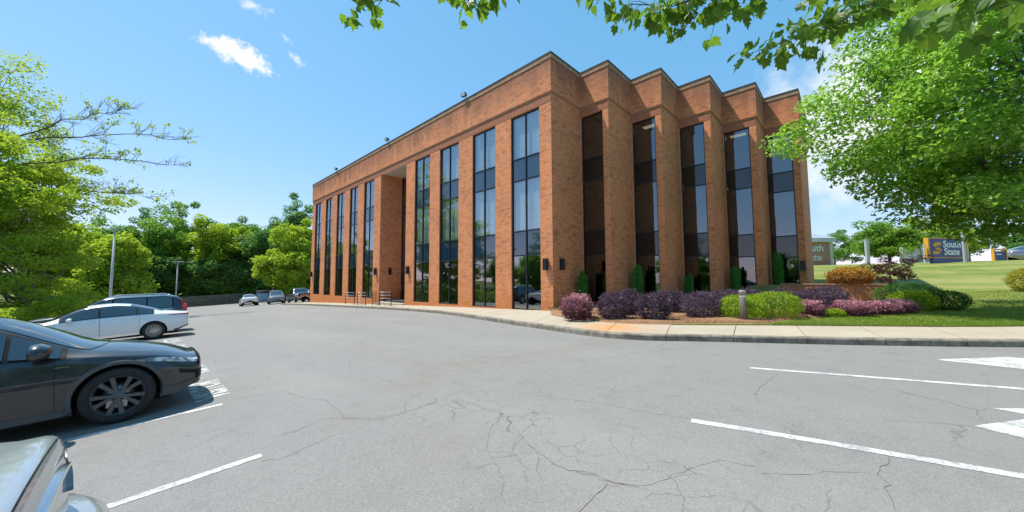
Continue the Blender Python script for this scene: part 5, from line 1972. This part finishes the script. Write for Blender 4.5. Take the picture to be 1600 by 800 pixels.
def maple_leaf_mesh(k):
    r2 = np.random.default_rng(900 + k)
    curl = r2.uniform(.10, .32)
    f2 = lambda x, y: (x, y - .02, .20 * abs(x) - curl * (y * y * .6 + x * x * .8) + .03 * math.sin(9 * x + 5 * y + k))
    vs = [f2(0, .30)] + [f2(x * r2.uniform(.92, 1.08), y * r2.uniform(.95, 1.05)) for x, y in outl]
    n = len(outl)
    fs = [(0, 1 + i, 1 + (i + 1) % n) for i in range(n)]
    # petiole
    b = len(vs)
    vs += [(-.008, -.02, 0), (.008, -.02, 0), (.006, -.42, .05), (-.006, -.42, .05)]
    fs.append((b, b + 1, b + 2, b + 3))
    me = bpy.data.meshes.new('leaf')
    me.from_pydata(vs, [], fs)
    me.materials.append(M['leaf_big'])
    at = me.attributes.new('tint', 'FLOAT', 'FACE')
    at.data.foreach_set('value', np.full(len(fs), [.1, .3, .5, .7, .8, .4][k % 6], dtype=np.float32))
    me.update()
    return me


LM = [maple_leaf_mesh(k) for k in range(6)]
lm_a = LM[2].copy()
lm_a.materials.clear()
lm_a.materials.append(M['leaf_autumn'])
mx_, my_ = 3.4, -3.2
ot = empty('overhanging_maple', (mx_, my_, G(mx_, my_)), 0, 'maple whose lobed leaves hang into the top of the picture from above', 'tree')
tb = MB()
z0 = G(mx_, my_)
crot = Vector((mx_, my_, z0))
V3 = lambda p_: Vector(p_) - crot
fork_ = Vector((.1, .3, 4.6))
tb.tube([(0, 0, -.3), (.04, .02, 1.5), (.05, .15, 3.0), fork_, (.3, .4, 6.2), (.2, .2, 8.5)], [.30, .23, .20, .17, .12, .04], 10)
TW = [
    ([(0.85, 2.39, 3.89), (0.9, 2.24, 3.56), (1.01, 2.13, 3.52)], 16),
    ([(0.76, 2.49, 3.89), (0.77, 2.38, 3.54)], 7),
    ([(1.31, 1.91, 3.89), (1.35, 1.77, 3.6), (1.42, 1.7, 3.48)], 16),
    ([(1.35, 1.77, 3.6), (1.53, 1.58, 3.54)], 10),
    ([(1.94, 1.25, 3.88), (2.02, 1.07, 3.58), (1.98, 1.12, 3.49)], 12),
    ([(2.85, 0.31, 3.87), (2.46, 0.61, 3.55), (2.32, 0.76, 3.47), (2.13, 0.96, 3.49)], 50),
    ([(2.46, 0.61, 3.55), (2.39, 0.68, 3.35)], 16),
    ([(2.79, 0.37, 3.83), (2.61, 0.46, 3.55), (2.52, 0.55, 3.4)], 22),
    ([(3.57, -0.61, 3.81), (3.29, -0.4, 3.54), (3.12, -0.22, 3.43), (2.87, 0.04, 3.29), (2.7, 0.22, 3.16), (2.59, 0.33, 3.1)], 60),
    ([(3.14, -0.39, 3.46), (2.86, -0.1, 3.28), (2.76, 0.01, 3.17)], 26),
    ([(2.55, -0.71, 2.95), (2.41, -0.56, 2.92), (2.25, -0.4, 2.84), (2.16, -0.31, 2.73)], 26),
    ([(2.5, -0.66, 2.81), (2.4, -0.55, 2.81), (2.32, -0.47, 2.76)], 14),
]
leaf_spots = []
for bi, (pts, nl) in enumerate(TW):
    pts = [V3(p_) + Vector((0, 0, .035)) for p_ in pts]
    if bi in (3, 6, 9):
        line = pts
    else:
        line = bend(fork_ + Vector((0, .05 * bi, .08 * bi - .1)), pts[0] + Vector((0, 0, .12)), .45, 4, .04) + pts
    n = len(line)
    tb.tube(line, [max(.045 * (1 - i / (n - 1)) ** 1.5, .0032) if bi not in (3, 6, 9) else .0045 for i in range(n)], 6)
    segs = list(zip(pts[:-1], pts[1:]))
    for k in range(nl):
        f = min((k + rng.uniform(0, 1)) / nl * len(segs), len(segs) - .001)
        i = int(f)
        p0 = segs[i][0].lerp(segs[i][1], f - i)
        sp_ = .085 if bi < 10 else .07
        off = Vector((rng.normal() * sp_, rng.normal() * sp_, -abs(rng.normal()) * .05 + .02))
        leaf_spots.append((p0, p0 + off, bi))
        if k % 3 == 0:
            tb.tube([p0, p0 + off * .5 + Vector((0, 0, .015)), p0 + off * .95], [.003, .002, .0015], 4)
tb.build('trunk', M['bark'], ot)
def leaf_pose(p0, q_, bi):
    d = (q_ - p0)
    yaw = math.atan2(d.y, d.x) - PI / 2 + rng.normal() * .6
    s_ = rng.uniform(.062, .105) if bi < 10 else rng.uniform(.085, .125)
    return q_, (R(-52 + rng.normal() * 24), R(rng.normal() * 32), yaw), (s_ * rng.uniform(.8, 1.1), s_, s_)


for k, (p0, q_, bi) in enumerate(leaf_spots):
    o_ = link('leaf', lm_a if k == 78 else LM[int(rng.integers(6))], ot)
    o_.location, o_.rotation_euler, o_.scale = leaf_pose(p0, q_, bi)
# the smaller leaves behind them, past the count of single ones, joined
from mathutils import Euler
VV, FF, TT = [], [], []
for rep in range(2):
    for (p0, q_, bi) in leaf_spots:
        if bi >= 10:
            continue
        mseh = LM[int(rng.integers(6))]
        lo, ro, sc_ = leaf_pose(p0, q_ + Vector((rng.normal() * .05, rng.normal() * .05, rng.uniform(-.02, .09))), bi)
        mt_ = Matrix.LocRotScale(lo, Euler(ro), Vector(sc_) * .85)
        b0 = len(VV)
        VV += [tuple(mt_ @ v.co) for v in mseh.vertices]
        tv = rng.uniform(0, 1)
        for pl in mseh.polygons:
            ix = list(pl.vertices)
            for q3 in range(1, len(ix) - 1):
                FF.append((b0 + ix[0], b0 + ix[q3], b0 + ix[q3 + 1]))
                TT.append(tv)
o_ = link('small_leaves', np_mesh('small_leaves', np.array(VV), np.array(FF), M['leaf_big'], {'tint': ('FACE', np.array(TT))}), ot)
o_['kind'] = 'stuff'
# the rest of its crown, above and behind the view
C = np.array([.2, -.3, 8.2]) + unit(6500) * rng.uniform(.45, 1, (6500, 1)) * [4.0, 3.6, 3.2]
C = C[(C[:, 2] + z0 > 5.6) & (C[:, 0] * .7223 + C[:, 1] * .6916 < .4)]
foliage('crown', C, unit(len(C)) + [0, 0, .8], .16, rng.uniform(0, 1, len(C)), M['leaf_big'], ot)

# ------------------------------------------------------------------ low planter wall with its brick courses
pw = empty('planter_wall', (22.5, 1.0, HL(22.2, .2)), 0, 'low tan brick retaining wall under the orange shrub', 'wall')
px0 = Vector((22.5, 1.0, HL(22.2, .2)))
bm_ = MB().box(-.30 + .012, .10, -2.1, 1.6, -.4, .86)
bm_.build('core', M['soil'], pw)
course = {}
brk = MB().box(0, .19, -.098, .098, 0, .062).mesh('brick', M['brick_wall'])
for r_ in range(11):
    zz = .004 + r_ * .072
    for c_ in range(18):
        yy = -2.1 + .10 + c_ * .207 + (.103 if r_ % 2 else 0)
        if yy > 1.55:
            continue
        o_ = link('brick', brk, pw)
        o_.location = (-.31 + random.uniform(-.004, .004), yy, zz)
cpm = MB().box(0, .40, -.098, .098, 0, .058).mesh('coping_brick', M['cap'])
for c_ in range(18):
    o_ = link('coping_brick', cpm, pw)
    o_.location = (-.335, -2.1 + .10 + c_ * .207, .862 - .058 + random.uniform(-.003, .003))

# ------------------------------------------------------------------ bollard lamp
bl = empty('bollard_light', (12.72, 2.44, HL(12.72, 2.44)), 0, 'brown cylindrical bollard lamp in front of the lime green mound', 'bollard')
MB().lathe([(0, -.2), (.095, -.2), (.095, .70), (.09, .705), (0, .705)], 'z', 20).build('post', simple('bollard_brown', (.17, .135, .115), .5), bl)
MB().lathe([(.0, .705), (.085, .705), (.085, .80), (0, .80)], 'z', 20).build('lens', simple('bollard_lens', (.62, .62, .58), .3, coat=.5), bl)
MB().lathe([(0, .80), (.098, .80), (.098, .925), (.088, .94), (0, .945)], 'z', 20).build('cap', simple('bollard_cap', (.30, .26, .22), .5), bl)

# ------------------------------------------------------------------ handrails by the entrance steps


def rail(p0, p1, n, label, mat, posts=True):
    x, y = p0
    dx, dy = p1[0] - x, p1[1] - y
    z = G(x, y) + .12
    dz = G(*p1) + .12 - z
    r_ = empty('handrail', (x, y, z), 0, label, 'handrail', 'handrails at the entrance ramp')
    for k in range(n):
        h = .98 - k * .22
        MB().tube([(0, 0, h), (dx, dy, dz + h)], .024, 8).build('rail', M[mat], r_)
    for f in (0, 1):
        MB().tube([(dx * f, dy * f, dz * f - .15), (dx * f, dy * f, dz * f + 1.0)], .028, 8).build('post', M['black'], r_)


M['rail_grey'] = simple('rail_grey', (.32, .32, .33), .4, .6)
M['rail_rust'] = simple('rail_rust', (.30, .16, .11), .6, .2)
rail((12.0, 24.8), (12.0, 23.1), 4, 'grey four bar handrail nearest the entrance door', 'rail_grey')
rail((12.9, 27.3), (12.0, 25.9), 4, 'rust coloured handrail slanting down left of the entrance', 'rail_rust')
rail((12.0, 28.6), (12.0, 27.1), 5, 'dark five bar handrail in the middle of the ramp', 'rail_grey')
rail((12.4, 32.0), (12.2, 29.7), 3, 'grey three bar handrail farthest along the ramp', 'rail_grey')

# ------------------------------------------------------------------ far end of the lot: fence, skip, lamp posts, white house
fz = G(6, 87)
fe = empty('wooden_fence', (6, 87, fz), 0, 'weathered grey board fence along the back of the lot', 'fence')
M['wood'] = simple('weathered_wood', (.20, .175, .15), .9, var=.35, scale=3)
bd = MB()
x = -10.0
while x < 24:
    zz = G(6 + x, 87) - fz
    h_ = 1.85 + random.uniform(-.05, .05)
    bd.box(x, x + .135, -.012, .012, zz - .1, zz + h_)
    x += .15
b_ = bd.build('board', M['wood'], fe)
b_['kind'] = 'stuff'
for k in range(13):
    xx = -10 + 2.7 * k
    zz = G(6 + xx, 87) - fz
    MB().box(xx - .05, xx + .05, .02, .12, zz - .2, zz + 1.9).build('post', M['wood'], fe)

sk = empty('skip', (16.2, 78.0, G(16.2, 78.0)), R(-8), 'pale blue steel waste skip at the back of the lot', 'skip')
M['blue'] = simple('skip_blue', (.07, .26, .46), .5, var=.2)
M['blue_lt'] = simple('skip_blue_light', (.24, .46, .62), .5, var=.15)
sb = MB()
sb.add([(-1.5, -.9, .15), (1.5, -.9, .15), (1.5, .9, .15), (-1.5, .9, .15), (-1.7, -1.05, 1.75), (1.7, -1.05, 1.75), (1.7, .95, 2.1), (-1.7, .95, 2.1)], [(0, 3, 2, 1), (0, 1, 5, 4), (1, 2, 6, 5), (2, 3, 7, 6), (3, 0, 4, 7)])
sb.build('bin', M['blue'], sk)
MB().add([(-1.6, -.985, .4), (.2, -.985, .4), (.2, -1.07, 1.6), (-1.6, -1.07, 1.6)], [(0, 1, 2, 3)]).build('side_panel', M['blue_lt'], sk)
MB().add([(-1.72, -1.08, 1.77), (1.72, -1.08, 1.77), (1.72, .98, 2.13), (-1.72, .98, 2.13), (-1.72, -1.08, 1.83), (1.72, -1.08, 1.83), (1.72, .98, 2.19), (-1.72, .98, 2.19)], [(0, 1, 5, 4), (1, 2, 6, 5), (2, 3, 7, 6), (3, 0, 4, 7), (4, 5, 6, 7)]).build('lid', M['black'], sk)
for sx in (-1.5, 1.5):
    MB().box(sx - .06, sx + .06, -1.12, -.9, .9, 1.05).build('fork_pocket', M['blue'], sk)

M['pole'] = simple('pole_grey', (.50, .51, .50), .5, .3)


def lamp_post(x, y, h, r_, label, arm, z=None):
    z = (G(x, y) if z is None else z)
    o_ = empty('lamp_post', (x, y, z), 0, label, 'lamp post', 'lamp posts of the lot')
    MB().lathe([(0, -.3), (r_ * 1.1, -.3), (r_, 1), (r_ * .7, h), (0, h)], 'z', 10).build('pole', M['pole'], o_)
    MB().box(-arm, arm, -.16, .16, h, h + .16).build('lamp_head', M['pole'], o_)
    MB().lathe([(0, -.3), (r_ * 2.2, -.3), (r_ * 2.2, .45), (0, .45)], 'z', 12).build('footing', M['kerb'], o_)


lamp_post(-2.5, 64.0, 10.2, .13, 'tall pale lamp post among the trees above the estate roof', .28)
lamp_post(4.0, 80.0, 7.6, .10, 'grey lamp post with a T shaped head left of the far white car', .75)
lamp_post(16.6, 76.0, 6.6, .09, 'thin grey lamp post beside the blue skip', .12)

hs = empty('white_house', (30, 101, G(30, 101)), R(-30), 'small white house mostly hidden behind the trees by the far building corner', 'house')
M['white_wall'] = simple('white_siding', (.72, .73, .72), .7, var=.06)
M['grey_roof'] = simple('grey_roof', (.42, .43, .45), .7)
MB().box(-5, 5, -3.5, 3.5, -1, 5.2).build('wall', M['white_wall'], hs)
rf = MB()
rf.add([(-5.4, -4, 5.1), (5.4, -4, 5.1), (5.4, 4, 5.1), (-5.4, 4, 5.1), (-5.4, 0, 7.6), (5.4, 0, 7.6)], [(0, 1, 5, 4), (2, 3, 4, 5), (0, 4, 3), (1, 2, 5), (3, 2, 1, 0)])
rf.build('roof', M['grey_roof'], hs)
for xx in (-3, 0, 3):
    w_ = MB().box(xx - .6, xx + .6, -3.56, -3.49, 2.2, 4.0).build('window', M['frame'], hs)
    MB().box(xx - .5, xx + .5, -3.575, -3.562, 2.3, 3.9).build('pane', M['spandrel'], w_)

# ------------------------------------------------------------------ across the lawn: bank, signs, poles


def letters(body, size, ext, mat, name, parent, loc, rot, bold=.0, spacing=1.0):
    me = text_mesh(body, size, ext, bold, spacing)
    me.materials.clear()
    me.materials.append(mat)
    o_ = link(name, me, parent)
    o_.location = loc
    o_.rotation_euler = rot
    return o_


M['white_letter'] = simple('white_letter', (.82, .82, .82), .4, var=.03)
M['sign_blue'] = simple('sign_blue', (.018, .052, .20), .4, var=.1)
M['sign_orange'] = simple('sign_orange', (.72, .33, .02), .45, var=.06)
# things standing across the lawn face back down the view
face = Vector((-.80, -.60, 0))            # rough facing of the signs
ry = math.atan2(face.y, face.x) + PI / 2   # local -y looks along face
bk = empty('bank_building', (60.9, 1.75, HL(58.8, 1.5) - .1), math.atan2(-.74, -.67) + PI / 2, 'low brick bank with white fascia and the letters South State on its gable', 'bank')
MB().box(-11, 0, 0, 9, -1, 3.15).build('wall', M['brick_far'], bk)
MB().box(-11.3, .45, -.35, 9.3, 3.15, 3.62).build('fascia', M['white_wall'], bk)
r_ = MB()
r_.add([(-11.4, -.45, 3.62), (.55, -.45, 3.62), (.55, 9.4, 3.62), (-11.4, 9.4, 3.62), (-8.5, 4.4, 5.5), (-2.4, 4.4, 5.5)], [(0, 1, 5, 4), (1, 2, 5), (2, 3, 4, 5), (3, 0, 4)])
r_.build('roof', simple('metal_roof', (.52, .55, .60), .35, .5), bk)
for xx in (-10.9, -.08):
    MB().box(xx - .12, xx + .22, -.12, .12, -1, 3.14).build('corner_post', M['white_wall'], bk)
letters('South', 1.25, .05, M['white_letter'], 'lettering', bk, (-2.55, -.07, 2.35), (PI / 2, 0, 0), .02)
letters('State', 1.25, .05, M['white_letter'], 'lettering', bk, (-2.70, -.07, 1.15), (PI / 2, 0, 0), .02)
wn_ = MB().box(.0, .08, 2.5, 4.2, .6, 2.4).build('window', M['frame'], bk)
MB().box(.082, .09, 2.6, 4.1, .7, 2.3).build('pane', M['spandrel'], wn_)

sg_ = empty('sign', (47.2, -5.9, HL(47.2, -5.9) - .05), math.atan2(-.79, -.61) + PI / 2, 'blue bank sign framed in orange with the words South State', 'sign')
SW = 1.92
MB().box(-SW, SW, -.12, .12, .48, 2.05).build('panel', M['sign_blue'], sg_)
for a in ((-SW - .13, -SW, .40, 2.05), (SW, SW + .13, .40, 2.05), (-SW, SW, .40, .479), (-SW - .13, SW + .13, 2.051, 2.14)):
    MB().box(a[0], a[1], -.15, .15, a[2], a[3]).build('frame', M['sign_orange'], sg_)
MB().box(-SW + .3, SW - .3, -.10, .10, -.4, .399).build('base', M['sign_blue'], sg_)
for sx in (-1, 1):
    MB().box(sx * (SW + .36) - .05, sx * (SW + .36) + .05, -.05, .05, -.4, 1.6).build('post', M['pole'], sg_)
letters('South', .80, .02, M['white_letter'], 'lettering', sg_, (.42, -.14, 1.56), (PI / 2, 0, 0), .015)
letters('State', .80, .02, M['white_letter'], 'lettering', sg_, (.36, -.14, .93), (PI / 2, 0, 0), .015)
# the folded ribbon S of the emblem
em = MB()
for pts in ([(-.38, .22), (-.12, .42), (.34, .42), (.38, .20), (.02, .20), (-.14, .06)], [(-.36, .16), (-.16, -.02), (.12, .10), (.38, -.10), (.16, -.26), (-.08, -.08)], [(.36, -.16), (.10, -.40), (-.36, -.40), (-.38, -.18), (-.04, -.18), (.12, -.06)]):
    n = len(pts)
    em.add([(x_, -.15, z_) for x_, z_ in pts] + [(x_, -.121, z_) for x_, z_ in pts], [tuple(range(n))[::-1]] + [(i, (i + 1) % n, n + (i + 1) % n, n + i) for i in range(n)])
o_ = em.build('emblem', M['sign_orange'], sg_)
o_.location = (-1.15, 0, 1.22)
o_.scale = (1.25, 1, 1.25)

s2 = empty('sign', (50.3, -9.15, HL(50.3, -9.15) - .03), math.atan2(-.72, -.69) + PI / 2, 'small blue board with an orange frame near the right edge of the lawn', 'sign')
MB().box(-.50, .50, -.06, .06, .0, .82).build('panel', M['sign_blue'], s2)
for a in ((-.62, -.50, -.3, .9), (.50, .62, -.3, .9), (-.62, .62, .901, 1.02)):
    MB().box(a[0], a[1], -.09, .09, a[2], a[3]).build('frame', M['sign_orange'], s2)
MB().box(-.36, .1, -.066, -.061, .52, .60).build('text_line', M['white_letter'], s2)

for (x, y, h, r_, lab) in [(52.5, -1.3, 2.5, .13, 'pale square post on the lawn crest under the maple crown'), (46.1, -6.7, 2.4, .07, 'pale post in front of the right half of the blue sign'), (66, -20, 6, .12, 'thin utility pole beyond the small blue board')]:
    z = HL(x, y)
    o_ = empty('post', (x, y, z), .6, lab, 'post')
    MB().box(-r_, r_, -r_, r_, -.3, h).build('shaft', M['pole'], o_)
    MB().box(-r_ - .03, r_ + .03, -r_ - .03, r_ + .03, h, h + .06).build('cap', M['pole'], o_)

yw = empty('yard_wall', (58.5, -6.0, HL(58.5, -6.0) - .2), math.atan2(-.77, -.63) + PI / 2, 'long white yard wall with grey posts beyond the lawn crest', 'wall')
MB().box(-3.2, 3.4, -.1, .1, -.2, 1.75).build('panel', M['white_wall'], yw)
for k in range(7):
    MB().box(-3.2 + k * 1.1 - .07, -3.2 + k * 1.1 + .07, -.16, .16, -.2, 1.9).build('post', M['pole'], yw)
FAR2 = dict(SED)
FAR2.update(mat=M['paint_silver'], N=50, detail=0, wn=16, chrome=False)
c_ = make_car('parked_car', FAR2, 'silver car parked beyond the small blue board at the right edge', 'car', (53.2, -11.6), R(-55))
c_.location.z = HL(53.2, -11.6) - .25

# ------------------------------------------------------------------ grass blades and straw
def blades(name, Xc, Yc, h0, h1, mat, w=.008, zf=hl):
    x, y = c2w(Xc, Yc)
    z = zf(x, y)
    n = len(x)
    a = rng.uniform(0, 2 * PI, n)
    h = rng.uniform(h0, h1, n)
    ln = rng.uniform(.1, .6, n) * h
    b = rng.uniform(0, 2 * PI, n)
    ww = w * rng.uniform(.7, 1.4, n)
    V = np.stack([np.stack([x - np.cos(a) * ww, y - np.sin(a) * ww, z - .005], 1), np.stack([x + np.cos(a) * ww, y + np.sin(a) * ww, z - .005], 1), np.stack([x + np.cos(b) * ln, y + np.sin(b) * ln, z + h], 1)], 1).reshape(-1, 3)
    F = np.arange(n * 3).reshape(n, 3)
    o_ = link(name, np_mesh(name, V, F, mat, {'tint': ('FACE', rng.uniform(0, 1, n))}))
    return tag(o_, kind='stuff')


M['blade'] = leaf_mat('grass_blade', (.120, .220, .020), (.240, .330, .045), (.42, .38, .13), .4, (.45, .6, .07))
n = 150000
Xc = rng.uniform(6.9, 26, n)
Yc = in_f(Xc) + 9 * rng.random(n) ** 1.7
k = ((Yc < bed_f(Xc) + rng.normal(0, .05, n)) & (Yc > in_f(Xc) + .0)) | ((Xc > 19.5) & (Yc > in_f(Xc)))
blades('grass', Xc[k], Yc[k], .02, .055, M['blade'])
t = NT('straw_needle')
ti = t.n('ShaderNodeAttribute', attribute_name='tint').outputs['Fac']
t.pbr(t.mix(ti, (.20, .10, .05), (.55, .34, .19)), .9, spec=.2)
M['needle'] = t.m
n = 60000
Xc = rng.uniform(1.6, 19, n)
Yc = bed_f(Xc) + rng.uniform(0, 3.2, n)
blades('straw', Xc, Yc, .012, .05, M['needle'], .005, lambda x, y: hl(x, y) + .035)
